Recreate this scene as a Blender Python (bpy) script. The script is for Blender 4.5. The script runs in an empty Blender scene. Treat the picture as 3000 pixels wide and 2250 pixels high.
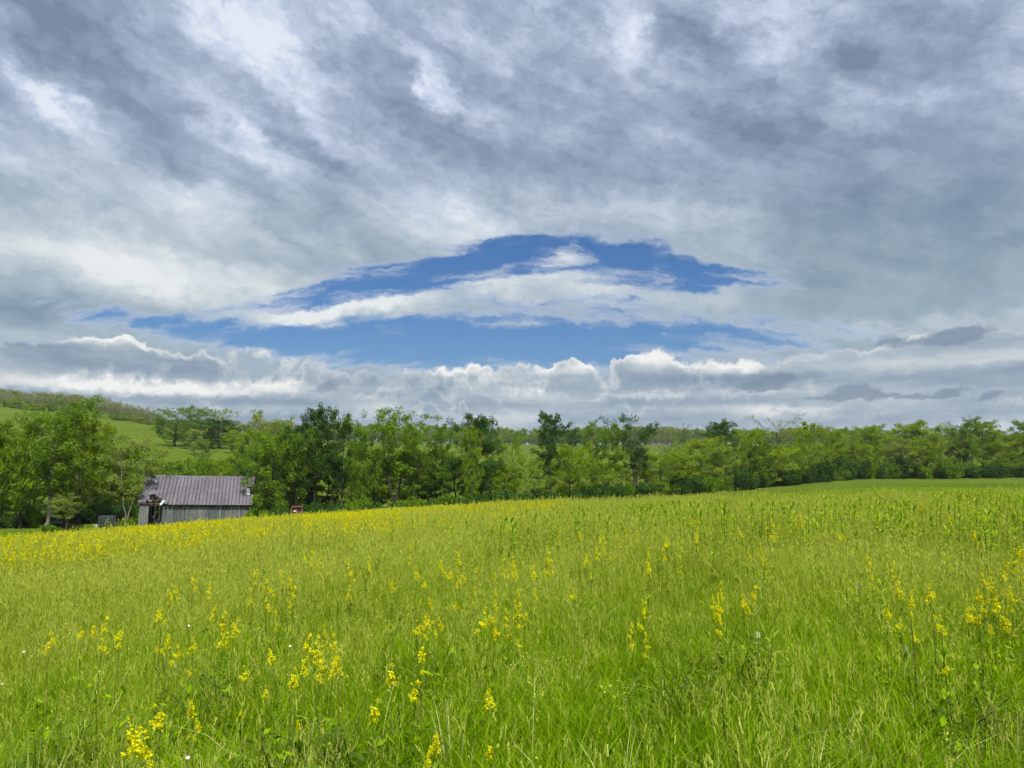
import bpy, bmesh, math, random
import numpy as np
from mathutils import Vector, Matrix

# ------------------------------------------------------------------ camera, exposure
scene = bpy.context.scene
COL = scene.collection
EYE = 1.7
LENS = 26.0
FPX = 3000 * LENS / 36.0              # focal length in photograph pixels
HORIZON = 1340.0                      # photograph row of the horizon
PITCH = math.atan((HORIZON - 1125.0) / FPX)
cam_data = bpy.data.cameras.new('camera')
cam_data.lens = LENS
cam_data.sensor_width = 36.0
cam_data.clip_start = 0.05
cam_data.clip_end = 20000.0
cam = bpy.data.objects.new('camera', cam_data)
cam.location = (0, 0, EYE)
cam.rotation_euler = (math.radians(90) + PITCH, 0, 0)
COL.objects.link(cam)
scene.camera = cam

EXPOSURE = 1.5
scene.view_settings.view_transform = 'Standard'
scene.view_settings.look = 'None'
scene.view_settings.exposure = EXPOSURE
scene.view_settings.gamma = 1.0
scene.view_settings.use_curve_mapping = False
scene.render.engine = 'CYCLES'
scene.cycles.max_bounces = 6
scene.cycles.diffuse_bounces = 4
scene.cycles.glossy_bounces = 2
scene.cycles.transmission_bounces = 4
scene.cycles.transparent_max_bounces = 8
scene.cycles.volume_bounces = 0
scene.cycles.caustics_reflective = False
scene.cycles.caustics_refractive = False
scene.cycles.use_denoising = True
scene.cycles.use_adaptive_sampling = True
scene.cycles.adaptive_threshold = 0.02
scene.cycles.adaptive_min_samples = 24

SUN_ELEV = math.radians(58.0)
SUN_AZ = math.radians(162.0)         # clockwise from the view direction: behind the camera
sun_dir = Vector((math.sin(SUN_AZ) * math.cos(SUN_ELEV), math.cos(SUN_AZ) * math.cos(SUN_ELEV), math.sin(SUN_ELEV)))


def pix_dir(px, py):
    """World direction (not normalised, depth 1 along +Y roughly) of a photograph pixel."""
    u, v = (px - 1500.0) / FPX, (1125.0 - py) / FPX
    c, s = math.cos(PITCH), math.sin(PITCH)
    return Vector((u, c - s * v, s + c * v))


def az_el(px, py):
    d = pix_dir(px, py).normalized()
    return math.degrees(math.atan2(d.x, d.y)), math.degrees(math.asin(d.z))


# ------------------------------------------------------------------ node helpers
class S:
    """A scalar or vector socket with arithmetic that builds Math nodes."""
    nt = None

    def __init__(self, sock):
        self.s = sock

    @staticmethod
    def math(op, *args, clamp=False):
        n = S.nt.nodes.new('ShaderNodeMath')
        n.operation = op
        n.use_clamp = clamp
        for i, a in enumerate(args):
            if isinstance(a, S):
                S.nt.links.new(a.s, n.inputs[i])
            else:
                n.inputs[i].default_value = float(a)
        return S(n.outputs[0])

    def __add__(a, b): return S.math('ADD', a, b)
    def __radd__(a, b): return S.math('ADD', b, a)
    def __sub__(a, b): return S.math('SUBTRACT', a, b)
    def __rsub__(a, b): return S.math('SUBTRACT', b, a)
    def __mul__(a, b): return S.math('MULTIPLY', a, b)
    def __rmul__(a, b): return S.math('MULTIPLY', b, a)
    def __truediv__(a, b): return S.math('DIVIDE', a, b)


def smooth(x, lo, hi, a=0.0, b=1.0):
    n = S.nt.nodes.new('ShaderNodeMapRange')
    n.interpolation_type = 'SMOOTHSTEP'
    S.nt.links.new(x.s, n.inputs['Value'])
    for k, v in (('From Min', lo), ('From Max', hi), ('To Min', a), ('To Max', b)):
        if isinstance(v, S):
            S.nt.links.new(v.s, n.inputs[k])
        else:
            n.inputs[k].default_value = v
    return S(n.outputs['Result'])


def vec(x, y, z=0.0):
    n = S.nt.nodes.new('ShaderNodeCombineXYZ')
    for i, a in enumerate((x, y, z)):
        if isinstance(a, S):
            S.nt.links.new(a.s, n.inputs[i])
        else:
            n.inputs[i].default_value = a
    return S(n.outputs[0])


def noise(v, scale, detail=4.0, rough=0.5, lac=2.0, dist=0.0, color=False, dim='3D'):
    n = S.nt.nodes.new('ShaderNodeTexNoise')
    n.noise_dimensions = dim
    S.nt.links.new(v.s, n.inputs['Vector'])
    n.inputs['Scale'].default_value = scale
    n.inputs['Detail'].default_value = detail
    n.inputs['Roughness'].default_value = rough
    n.inputs['Lacunarity'].default_value = lac
    n.inputs['Distortion'].default_value = dist
    return S(n.outputs['Color' if color else 'Fac'])


def sep(v):
    n = S.nt.nodes.new('ShaderNodeSeparateXYZ')
    S.nt.links.new(v.s, n.inputs[0])
    return S(n.outputs[0]), S(n.outputs[1]), S(n.outputs[2])


def ramp(x, stops, interp='LINEAR'):
    n = S.nt.nodes.new('ShaderNodeValToRGB')
    S.nt.links.new(x.s, n.inputs[0])
    cr = n.color_ramp
    cr.interpolation = interp
    while len(cr.elements) < len(stops):
        cr.elements.new(0.5)
    for e, (p, c) in zip(cr.elements, stops):
        e.position = p
        e.color = (*c, 1.0)
    return S(n.outputs[0])


def mixc(f, a, b, mode='MIX'):
    n = S.nt.nodes.new('ShaderNodeMix')
    n.data_type = 'RGBA'
    n.blend_type = mode
    for k, v in ((0, f), (6, a), (7, b)):
        if isinstance(v, S):
            S.nt.links.new(v.s, n.inputs[k])
        elif k == 0:
            n.inputs[k].default_value = v
        else:
            n.inputs[k].default_value = (*v, 1.0)
    return S(n.outputs[2])


def lin(r, g, b):
    """sRGB 0..255 to linear."""
    f = lambda c: c / 12.92 if c <= 0.04045 else ((c + 0.055) / 1.055) ** 2.4
    return tuple(f(c / 255.0) for c in (r, g, b))

# ------------------------------------------------------------------ sky: clear Nishita sky with cloud layers laid on directions
world = bpy.data.worlds.new('World')
scene.world = world
world.use_nodes = True
wt = world.node_tree
wt.nodes.clear()
S.nt = wt
_tc = wt.nodes.new('ShaderNodeTexCoord')
_dir = S(_tc.outputs['Generated'])
dx, dy, dz = sep(_dir)
AZ = S.math('ARCTAN2', dx, dy) * 57.29578          # degrees, clockwise from the view axis
EL = S.math('ARCSINE', dz) * 57.29578

sky = wt.nodes.new('ShaderNodeTexSky')
sky.sky_type = 'NISHITA'
sky.sun_disc = False
sky.sun_elevation = SUN_ELEV
sky.sun_rotation = SUN_AZ
sky.air_density = 1.0
sky.dust_density = 1.2
sky.ozone_density = 2.5
SKY_STRENGTH = 0.05
KE = 1.0 / (2 ** EXPOSURE)
hs = wt.nodes.new('ShaderNodeHueSaturation')
hs.inputs['Saturation'].default_value = 1.25
hs.inputs['Value'].default_value = 1.0 * 2 ** (1.25 - EXPOSURE)
wt.links.new(sky.outputs[0], hs.inputs['Color'])
blue = S(hs.outputs[0])


def puff(v, scale, detail=2.0, rough=0.5, smoothness=0.6):
    n = S.nt.nodes.new('ShaderNodeTexVoronoi')
    n.voronoi_dimensions = '2D'
    n.feature = 'SMOOTH_F1'
    n.normalize = True
    S.nt.links.new(v.s, n.inputs['Vector'])
    n.inputs['Scale'].default_value = scale
    n.inputs['Detail'].default_value = detail
    n.inputs['Roughness'].default_value = rough
    n.inputs['Smoothness'].default_value = smoothness
    return 1.0 - S(n.outputs['Distance'])


def gsum(v, items):
    """Soft ellipses in the sky at the directions of photograph pixels; (amount, px, py, rx, ry, tilt), tilt > 0 falls to the right."""
    tot = None
    for amp, px, py, rx, ry, rot in items:
        ca, ce = az_el(px, py)
        k = 37.82 * (1.0 + 0.10 * min(1.0, abs(px - 1500) / 1500.0) ** 2 + 0.12 * min(1.0, (HORIZON - py) / 1340.0) ** 2)
        m = wt.nodes.new('ShaderNodeMapping')
        m.vector_type = 'TEXTURE'
        wt.links.new(v.s, m.inputs['Vector'])
        m.inputs['Location'].default_value = (ca, ce, 0)
        m.inputs['Rotation'].default_value = (0, 0, -math.radians(rot))
        m.inputs['Scale'].default_value = (1.7 * rx / k / math.cos(math.radians(ce)), 1.7 * ry / k, 1.0)
        ln = wt.nodes.new('ShaderNodeVectorMath')
        ln.operation = 'LENGTH'
        wt.links.new(m.outputs[0], ln.inputs[0])
        t = smooth(S(ln.outputs['Value']), 0.0, 1.0, amp, 0.0)
        tot = t if tot is None else tot + t
    return tot


# warped directions so that every soft edge turns into torn cloud
_av = vec(AZ, EL * 1.6)
w1, w2, w3 = sep(noise(_av, 0.17, 4.0, 0.6, color=True, dim='2D'))
f1, f2, f3 = sep(noise(_av, 0.80, 4.0, 0.62, color=True, dim='2D'))
PV = vec(AZ + (w1 - 0.5) * 6.0 + (f1 - 0.5) * 1.6, EL + (w2 - 0.5) * 4.2 + (f2 - 0.5) * 1.3)
GV = vec(AZ + (w1 - 0.5) * 3.0 + (f1 - 0.5) * 1.2, EL + (w2 - 0.5) * 1.3 + (f2 - 0.5) * 0.5)
CV = vec(AZ + (f1 - 0.5) * 1.3, EL + (f2 - 0.5) * 0.9)

# ---- high deck seen from below: flat layer, streaks drifting towards a point right of the view axis
inv = S.math('DIVIDE', 1.0, S.math('MAXIMUM', dz + 0.08, 0.05))
VPA = math.radians(30.0)
along = (dx * math.sin(VPA) + dy * math.cos(VPA)) * inv
across = (dx * math.cos(VPA) - dy * math.sin(VPA)) * inv
al = along + (w3 - 0.5) * 1.1
ac = across + (w1 - 0.5) * 0.8
deck_a = noise(vec(al * 0.62 + 22.0, ac * 1.1 - 9.0), 1.1, 4.0, 0.5, dim='2D')
bu, bv = AZ * 0.93 - EL * 0.37, AZ * 0.37 + EL * 0.93
deck_b = noise(vec(bu * 0.085 + (w1 - 0.5) * 0.5 + 31.0, bv * 0.16 + (w2 - 0.5) * 0.5 + 3.0), 1.0, 7.0, 0.56, dim='2D')
deck_f = noise(vec(bu * 0.26 + (f1 - 0.5) * 0.5 + 7.0, bv * 0.46 + (f2 - 0.5) * 0.7), 1.0, 7.0, 0.68, dim='2D')
deck_c = noise(vec(al * 0.22 + 12.0, ac * 1.2 - 5.0), 2.3, 4.0, 0.5, dim='2D')
patches = gsum(PV, [
    (-0.34, 300, 150, 380, 85, 28), (-0.28, 400, 350, 350, 55, 27), (-0.40, 850, 375, 210, 40, 33), (-0.34, 1190, 258, 150, 80, 25), (-0.26, 1190, 80, 110, 60, 10),
    (-0.40, 2034, 95, 130, 95, 20), (-0.38, 2480, 180, 90, 60, -20), (-0.20, 1424, 447, 420, 60, 12), (-0.22, 2330, 393, 340, 60, 6), (-0.16, 2850, 80, 220, 100, 0),
    (-0.22, 2750, 690, 420, 200, 0), (-0.16, 2450, 470, 650, 230, 0), (-0.10, 1400, 330, 500, 160, 10), (-0.16, 840, 590, 250, 70, 12), (-0.16, 150, 470, 200, 50, 15), (-0.20, 90, 905, 170, 36, 0), (-0.10, 1700, 300, 300, 120, 10),
    (0.42, 770, 150, 270, 150, 32), (0.42, 150, 285, 150, 32, 40), (0.34, 650, 352, 230, 45, 26), (0.24, 1000, 50, 120, 70, 30), (0.46, 1225, 205, 40, 120, -35),
    (0.28, 1290, 300, 100, 36, 35), (0.24, 1464, 163, 90, 60, 0), (0.44, 1817, 110, 60, 120, -25), (0.30, 2007, 215, 70, 50, 0), (0.40, 2230, 40, 150, 45, 5),
    (0.32, 2310, 140, 110, 60, 15), (0.20, 2800, 260, 240, 60, 5), (0.22, 330, 540, 420, 80, 10), (0.26, 280, 705, 420, 70, 6), (0.34, 560, 825, 560, 65, 4),
    (0.26, 1290, 640, 320, 60, 5), (0.12, 1900, 610, 420, 50, 3), (0.50, 1090, 890, 380, 50, -12), (0.44, 1660, 745, 230, 45, 5), (0.26, 1800, 845, 450, 50, 5), (0.22, 2600, 960, 300, 30, 0)])
deck_s = noise(vec(bu * 0.11 + (f1 - 0.5) * 0.25 + (w1 - 0.5) * 0.6, bv * 0.62 + (f2 - 0.5) * 0.35 + (w3 - 0.5) * 1.4 + 17.0), 1.0, 6.0, 0.6, dim='2D')
deck_v = (deck_s - 0.5) * 0.85 + (deck_a - 0.5) * 0.75 + (deck_b - 0.5) * 1.2 + (deck_f - 0.5) * 1.25
bright = patches * 1.0 + 0.50 + deck_v * 0.80 * smooth(EL, 9.0, 26.0, 0.25, 0.85) + (deck_c - 0.5) * 0.36
deck_hi = ramp(bright, [(0.0, lin(120, 137, 162)), (0.25, lin(141, 157, 181)), (0.50, lin(165, 179, 201)), (0.78, lin(195, 208, 229)), (1.0, lin(226, 233, 245))])
deck_lo = ramp(bright, [(0.0, lin(110, 136, 156)), (0.25, lin(134, 156, 174)), (0.50, lin(161, 179, 192)), (0.78, lin(197, 209, 216)), (1.0, lin(230, 235, 237))])
deck_col = mixc(smooth(EL, 13.0, 24.0), deck_lo, deck_hi)

# ---- where the deck is open: the lens-shaped gap above the horizon
ARC = EL + AZ * AZ * 0.0055
gap = gsum(GV, [
    (1.75, 1480, 1005, 780, 82, 0), (0.95, 640, 968, 420, 36, 4), (1.15, 1290, 800, 330, 58, -12), (1.15, 1930, 785, 290, 60, 13),
    (0.80, 1640, 735, 330, 48, 0), (0.62, 1640, 865, 560, 40, 0), (0.70, 900, 878, 260, 30, -12), (0.25, 2290, 970, 150, 36, -10), (0.40, 200, 1010, 150, 24, 0),
    (-0.85, 1120, 897, 360, 22, -11), (-0.45, 720, 930, 220, 14, 0), (-0.55, 1800, 850, 380, 18, 4), (-0.35, 1500, 865, 160, 14, -6), (-0.95, 1665, 752, 105, 28, 4),
    (-0.45, 1830, 702, 80, 14, 0), (-0.50, 2060, 752, 150, 11, 12), (-0.55, 2290, 895, 260, 34, 8), (-0.55, 1400, 800, 130, 13, -10), (-0.5, 1950, 800, 60, 26, 30), (-0.4, 1560, 815, 120, 10, -4)])
streak = noise(vec(AZ * 0.19 + (f1 - 0.5) * 0.55 + (w3 - 0.5) * 1.0 + 14.6, ARC * 1.1 + (f2 - 0.5) * 0.75 + (w2 - 0.5) * 0.8 - 6.2), 1.0, 7.0, 0.60, dim='2D')
zone = gsum(GV, [(1.0, 1650, 800, 800, 90, 0)])
cov = 1.42 - gap * 1.25 - zone * 0.42 + (streak - 0.5) * 3.0 * S.math('MINIMUM', smooth(S.math('ABSOLUTE', gap), 0.0, 0.5, 0.20, 1.0) + zone * 0.7, 1.0)
deck_alpha = smooth(cov, -0.20, 1.30)
thin = smooth(cov, 0.50, 1.15)

# ---- cumulus and stratus bank along the horizon: rows of billowed tops, nearer rows in front of farther ones
heads = gsum(CV, [
    (2.3, 1920, 1060, 85, 60, 0), (1.1, 1850, 1075, 50, 40, 0), (1.0, 2090, 1080, 90, 36, 0), (1.2, 2190, 1080, 60, 42, 0), (1.2, 1690, 1090, 50, 40, 0), (0.8, 1600, 1092, 45, 34, 0),
    (1.2, 1300, 1080, 45, 40, 0), (1.1, 1390, 1084, 45, 36, 0), (2.2, 310, 1015, 120, 50, 0), (1.6, 745, 1015, 75, 34, 25), (1.0, 900, 1060, 120, 50, 8), (0.9, 150, 1040, 110, 40, 0),
    (1.5, 480, 1060, 150, 50, 8), (1.7, 30, 1030, 100, 60, 0), (1.3, 620, 1060, 90, 45, 0), (1.7, 2580, 1045, 200, 50, -5), (2.2, 2830, 1040, 220, 70, 0), (1.0, 2380, 1070, 100, 40, -10), (2.6, 3080, 1030, 200, 90, 0)])


pres = noise(vec(AZ * 0.13 + 3.0, EL * 0.5 + 8.0), 1.0, 3.0, 0.6, color=True, dim='2D')
r1, r2, r3 = sep(pres)


def tops(base, amp, f, off, detail=5.0, rough=0.58):
    n = noise(vec(AZ * f + off, EL * f * 0.75 - off * 0.7), 1.0, detail, rough, dim='2D')
    return base + (n - 0.5) * (2.0 * amp)


t1 = tops(6.35, 2.0, 0.60, 11.0, 6.0, 0.60) + (w3 - 0.5) * 3.2 + heads - EL
t2 = tops(5.20, 2.3, 0.34, 37.0, 6.0, 0.62) - EL
t3 = tops(3.80, 2.2, 0.44, 61.0, 6.0, 0.62) - EL
t4 = tops(2.30, 1.6, 0.62, 83.0, 6.0, 0.62) - EL
cu_alpha = smooth(t1, -0.10, smooth(r1, 0.3, 0.7, 0.18, 1.1))
soft = noise(vec(AZ * 0.10 + (f1 - 0.5) * 0.3 + 5.0, EL * 0.9 + (f2 - 0.5) * 0.5), 1.0, 4.0, 0.55, dim='2D')
rows = gsum(CV, [
    (0.55, 1920, 1040, 80, 42, 0), (0.42, 2090, 1072, 80, 24, 0), (0.45, 2190, 1072, 50, 28, 0), (0.45, 1690, 1082, 46, 28, 0), (0.36, 1600, 1084, 40, 20, 0), (0.40, 1300, 1066, 44, 26, 0), (0.36, 1390, 1074, 40, 22, 0), (0.3, 310, 985, 110, 26, 0), (0.34, 745, 1000, 70, 20, 25),
    (0.34, 330, 1128, 220, 24, 0), (0.34, 640, 1142, 190, 22, 0), (0.34, 800, 1128, 60, 20, 10), (0.22, 60, 1110, 180, 26, 5), (0.26, 1110, 1185, 90, 24, 0), (0.22, 1540, 1160, 160, 22, 10),
    (0.24, 1480, 1220, 120, 26, 0), (0.30, 2220, 1215, 90, 28, 0), (0.24, 2390, 1210, 60, 20, 0), (0.18, 2650, 1060, 400, 26, 0),
    (-0.22, 1950, 1110, 330, 24, 2), (-0.16, 540, 1172, 420, 16, 0), (-0.16, 1250, 1130, 300, 26, 0), (-0.20, 300, 1070, 230, 24, 8), (-0.20, 620, 1085, 240, 24, 4), (-0.16, 2500, 1110, 500, 24, 0)])
b1 = smooth(t1, 0.0, 1.4, smooth(r2, 0.3, 0.65, 1.08, 0.80), 0.50)
b2 = smooth(t2, 0.0, 1.1, 0.76, 0.40)
b3 = smooth(t3, 0.0, 0.9, 0.80, 0.40)
b4 = smooth(t4, 0.0, 0.8, 0.74, 0.46)



def over(b0, bi, ti, pr, w=0.32):
    al_ = smooth(ti, 0.0, w) * smooth(pr, 0.38, 0.62)
    return b0 + (bi - b0) * al_


cu_b = over(over(over(b1, b2, t2, r1), b3, t3, r2), b4, t4, r3)
cu_b = (cu_b - 0.52) * smooth(AZ, 8.0, 26.0, 1.0, 0.62) + 0.50 + rows + (soft - 0.5) * 0.65 + (f3 - 0.5) * 0.16
cu_col = ramp(cu_b, [(0.0, lin(112, 132, 156)), (0.30, lin(140, 158, 177)), (0.55, lin(170, 185, 196)), (0.80, lin(210, 216, 219)), (1.0, lin(241, 242, 240))])
# small dark scud drifting in front, right half
scud_n = noise(vec(AZ * 0.6 + 87.6, EL * 1.2 - 37.2), 1.0, 4.0, 0.6, dim='2D')
scud = gsum(CV, [
    (1.0, 2270, 1118, 75, 24, -18), (0.7, 2190, 1130, 60, 12, 0), (1.0, 2510, 1140, 62, 18, 0), (0.8, 2480, 1165, 190, 13, 0), (0.8, 2800, 1145, 45, 14, -8),
    (1.0, 2800, 985, 110, 28, -8), (0.7, 2600, 1000, 50, 30, 0), (0.7, 2900, 1160, 60, 14, -10), (0.5, 2700, 1165, 80, 12, 0), (0.7, 960, 1135, 60, 18, -8)])
scud_a = smooth(scud + (scud_n - 0.5) * 0.8, 0.36, 0.70) * 0.75

# the clear sky arrives in sky units; the clouds in display units divided by the exposure
def background(c):
    n = wt.nodes.new('ShaderNodeBackground')
    if isinstance(c, S):
        wt.links.new(c.s, n.inputs['Color'])
    else:
        n.inputs['Color'].default_value = (*c, 1.0)
    return n


def mix_bg(f, a, b):
    n = wt.nodes.new('ShaderNodeMixShader')
    wt.links.new(f.s, n.inputs[0])
    wt.links.new(a.outputs[0], n.inputs[1])
    wt.links.new(b.outputs[0], n.inputs[2])
    return n


blue_s = mixc(1.0, blue, (SKY_STRENGTH * 0.53, SKY_STRENGTH * 0.65, SKY_STRENGTH * 0.82), 'MULTIPLY')
wisp_col = mixc(thin, mixc(0.55, deck_col, lin(222, 228, 235)), deck_col)
deck_e = mixc(1.0, wisp_col, (KE,) * 3, 'MULTIPLY')
cu_e = mixc(1.0, cu_col, (KE,) * 3, 'MULTIPLY')
scud_e = tuple(c * KE for c in lin(118, 136, 158))
haze_e = tuple(c * KE for c in lin(176, 188, 196))
m0 = mix_bg(deck_alpha, background(blue_s), background(deck_e))
m1 = mix_bg(cu_alpha, m0, background(cu_e))
m2 = mix_bg(scud_a, m1, background(scud_e))
m3 = mix_bg(smooth(EL, 2.6, -0.8, 0.0, 1.0), m2, background(haze_e))
n_out = wt.nodes.new('ShaderNodeOutputWorld')
wt.links.new(m3.outputs[0], n_out.inputs['Surface'])
world.cycles.sampling_method = 'MANUAL'
world.cycles.sample_map_resolution = 512

# ------------------------------------------------------------------ sun through thin cloud
sun_data = bpy.data.lights.new('sun', 'SUN')
sun_data.energy = 3.0
sun_data.angle = math.radians(5.0)
sun_data.color = (1.0, 0.95, 0.86)
sun = bpy.data.objects.new('sun', sun_data)
sun.rotation_euler = sun_dir.to_track_quat('Z', 'Y').to_euler()
sun.location = (0, 0, 60)
COL.objects.link(sun)

# ------------------------------------------------------------------ terrain height from surveyed points (thin-plate spline)
def at_px(px, py, depth):
    """World point on the ray of a photograph pixel at a depth along +Y."""
    d = pix_dir(px, py)
    return Vector((d.x / d.y * depth, depth, EYE + d.z / d.y * depth))


_ctrl = [(0, 0, 0), (-6, 0, -0.25), (6, 0, 0.22), (0, -30, 0.3), (-40, -20, -1.5), (40, -20, 1.4), (0, 10, -0.12), (-8, 10, -0.6), (8, 10, 0.2),
         (0, 22, -0.55), (-16, 22, -1.45), (17, 22, 0.15)]
for px, py, Y in [(60, 1622, 44), (500, 1577, 44), (1000, 1537, 43), (1500, 1507, 41), (2000, 1490, 39), (2400, 1486, 37), (2900, 1478, 35), (3300, 1470, 35), (-500, 1660, 46)]:
    p = at_px(px, py, Y)
    _ctrl.append((p.x, p.y, p.z))
for px, py, Y in [(0, 1571, 66), (0, 1558, 88), (130, 1557, 90), (560, 1552, 98), (560, 1566, 68), (900, 1540, 75), (900, 1532, 100), (1200, 1512, 105), (1200, 1516, 74),
                  (1500, 1492, 112), (1500, 1500, 75), (1850, 1464, 130), (1850, 1482, 90), (2200, 1431, 155), (2200, 1457, 100), (2200, 1478, 60),
                  (2500, 1405, 175), (2500, 1432, 110), (2500, 1462, 60), (3000, 1399, 190), (3000, 1426, 110), (3000, 1452, 60), (3400, 1396, 200), (3400, 1440, 70),
                  (-600, 1560, 90), (-600, 1330, 200),
                  (1500, 1425, 170), (1900, 1400, 190), (1500, 1365, 270), (1900, 1350, 290), (2500, 1370, 270), (3000, 1365, 280), (1500, 1325, 400), (2200, 1325, 400), (3000, 1330, 420),
                  (1500, 1302, 620), (2200, 1302, 620), (3000, 1305, 620), (900, 1330, 260), (900, 1300, 420), (900, 1285, 620), (700, 1290, 330), (700, 1330, 220),
                  (480, 1345, 190), (480, 1302, 270), (450, 1252, 350), (450, 1262, 520), (250, 1300, 230), (200, 1225, 360), (0, 1300, 180), (0, 1202, 350), (0, 1180, 430), (300, 1205, 440), (0, 1185, 620),
                  (-600, 1190, 350), (-600, 1180, 600), (690, 1280, 430)]:
    p = at_px(px, py, Y)
    _ctrl.append((p.x, p.y, p.z))
TPC = np.array(_ctrl, float)


def _phi(r2):
    return 0.5 * r2 * np.log(r2 + 1e-9)


# the spline is solved on compressed plan coordinates so that near points do not dominate the far ones
def _plan(x, y):
    r = np.hypot(x, y) + 1e-9
    k = np.log1p(r / 25.0) * 25.0 / r
    return x * k, y * k


TPU, TPV = _plan(TPC[:, 0], TPC[:, 1])
NCTRL = len(TPC)
TPA = np.zeros((NCTRL + 3, NCTRL + 3))
TPA[:NCTRL, :NCTRL] = _phi((TPU[:, None] - TPU) ** 2 + (TPV[:, None] - TPV) ** 2) + np.eye(NCTRL) * 0.35
TPA[:NCTRL, NCTRL] = 1
TPA[:NCTRL, NCTRL + 1] = TPU
TPA[:NCTRL, NCTRL + 2] = TPV
TPA[NCTRL:, :NCTRL] = TPA[:NCTRL, NCTRL:].T
TPW = np.linalg.solve(TPA, np.concatenate([TPC[:, 2], np.zeros(3)]))
_rs = np.random.RandomState(5)
TPBK = [(_rs.uniform(0, 6.28), _rs.uniform(0.15, 0.9), _rs.uniform(0, 6.28)) for _ in range(10)]


def height(x, y):
    x = np.atleast_1d(np.asarray(x, float))
    y = np.atleast_1d(np.asarray(y, float))
    r = np.hypot(x, y)
    s = np.minimum(1.0, 640.0 / np.maximum(r, 1e-6))
    xx, yy = x * s, np.maximum(y * s, -30 + 0 * y)
    ang = np.arctan2(xx, np.maximum(yy, 1e-6))
    u, v = _plan(xx, yy)
    out = np.zeros_like(x)
    for i in range(0, len(x), 20000):
        j = slice(i, i + 20000)
        out[j] = _phi((u[j, None] - TPU) ** 2 + (v[j, None] - TPV) ** 2) @ TPW[:NCTRL] + TPW[NCTRL] + TPW[NCTRL + 1] * u[j] + TPW[NCTRL + 2] * v[j]
    # behind the camera and far to the sides the land runs out level
    side = np.clip((np.abs(np.arctan2(x, y)) - 0.95) / 0.5, 0, 1)
    out = out * (1 - side) + np.clip(0.03 * x, -6, 4) * side
    bump = sum(np.sin(k * (x * math.cos(a) + y * math.sin(a)) + p) / (1 + 3 * k) for a, k, p in TPBK) * 0.035
    return out + bump * np.clip(r / 6.0, 0, 1)


def hz(x, y):
    return float(height(x, y)[0])


def on_ground(px, depth):
    """Point of the ground straight below a photograph column at a depth."""
    x = (px - 1500.0) / FPX * depth / (math.cos(PITCH) - math.sin(PITCH) * (1125.0 - 1400.0) / FPX)
    return Vector((x, depth, hz(x, depth)))


def top_depth(px, py, h, near=2.2, far=62.0):
    """Depth at which a plant of height h on the ground has its top at a photograph pixel."""
    ys = np.geomspace(near, far, 400)
    d = pix_dir(px, py)
    xs = d.x / d.y * ys
    ray = EYE + d.z / d.y * ys
    below = ray - (height(xs, ys) + h)
    k = np.argmax(below < 0) if (below < 0).any() else len(ys) - 1
    return float(xs[k]), float(ys[k])


# ------------------------------------------------------------------ small mesh helpers
def mesh_obj(name, verts, faces, mat=None, parent=None, smooth_shade=False, link=True):
    me = bpy.data.meshes.new(name)
    me.from_pydata([tuple(v) for v in verts], [], [tuple(f) for f in faces])
    if smooth_shade:
        me.polygons.foreach_set('use_smooth', [True] * len(me.polygons))
    if mat is not None:
        for m in (mat if isinstance(mat, (list, tuple)) else [mat]):
            me.materials.append(m)
    o = bpy.data.objects.new(name, me)
    if link:
        COL.objects.link(o)
    if parent is not None:
        o.parent = parent
    return o


def empty(name, loc=(0, 0, 0), rz=0.0):
    o = bpy.data.objects.new(name, None)
    o.empty_display_size = 0.2
    o.location = loc
    o.rotation_euler = (0, 0, rz)
    COL.objects.link(o)
    return o


def tag(o, label=None, cat=None, group=None, kind=None):
    for k, v in (('label', label), ('category', cat), ('group', group), ('kind', kind)):
        if v:
            o[k] = v
    return o


def quad_mesh(name, P):
    """Mesh from an (n, 4, 3) or (n, 3, 3) array of separate faces, built fast."""
    n, k = P.shape[0], P.shape[1]
    me = bpy.data.meshes.new(name)
    me.vertices.add(n * k)
    me.vertices.foreach_set('co', P.reshape(-1).astype(np.float32))
    me.loops.add(n * k)
    me.loops.foreach_set('vertex_index', np.arange(n * k, dtype=np.int32))
    me.polygons.add(n)
    me.polygons.foreach_set('loop_start', np.arange(0, n * k, k, dtype=np.int32))
    me.polygons.foreach_set('loop_total', np.full(n, k, dtype=np.int32))
    me.update()
    return me


def poly_mesh(name, verts, faces):
    """Mesh with shared vertices from numpy arrays (verts (n,3), faces (m,k))."""
    verts = np.asarray(verts, np.float32)
    faces = np.asarray(faces, np.int32)
    m, k = faces.shape
    me = bpy.data.meshes.new(name)
    me.vertices.add(len(verts))
    me.vertices.foreach_set('co', verts.reshape(-1))
    me.loops.add(m * k)
    me.loops.foreach_set('vertex_index', faces.reshape(-1))
    me.polygons.add(m)
    me.polygons.foreach_set('loop_start', np.arange(0, m * k, k, dtype=np.int32))
    me.polygons.foreach_set('loop_total', np.full(m, k, dtype=np.int32))
    me.update(calc_edges=True)
    return me


# ------------------------------------------------------------------ materials
MAT = {}


def new_mat(name):
    m = bpy.data.materials.new(name)
    m.use_nodes = True
    m.node_tree.nodes.clear()
    S.nt = m.node_tree
    MAT[name] = m
    return m


def node(kind, **kw):
    n = S.nt.nodes.new(kind)
    for k, v in kw.items():
        setattr(n, k, v)
    return n


def out_surface(shader):
    o = node('ShaderNodeOutputMaterial')
    S.nt.links.new(shader.outputs[0], o.inputs['Surface'])
    return o


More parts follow.
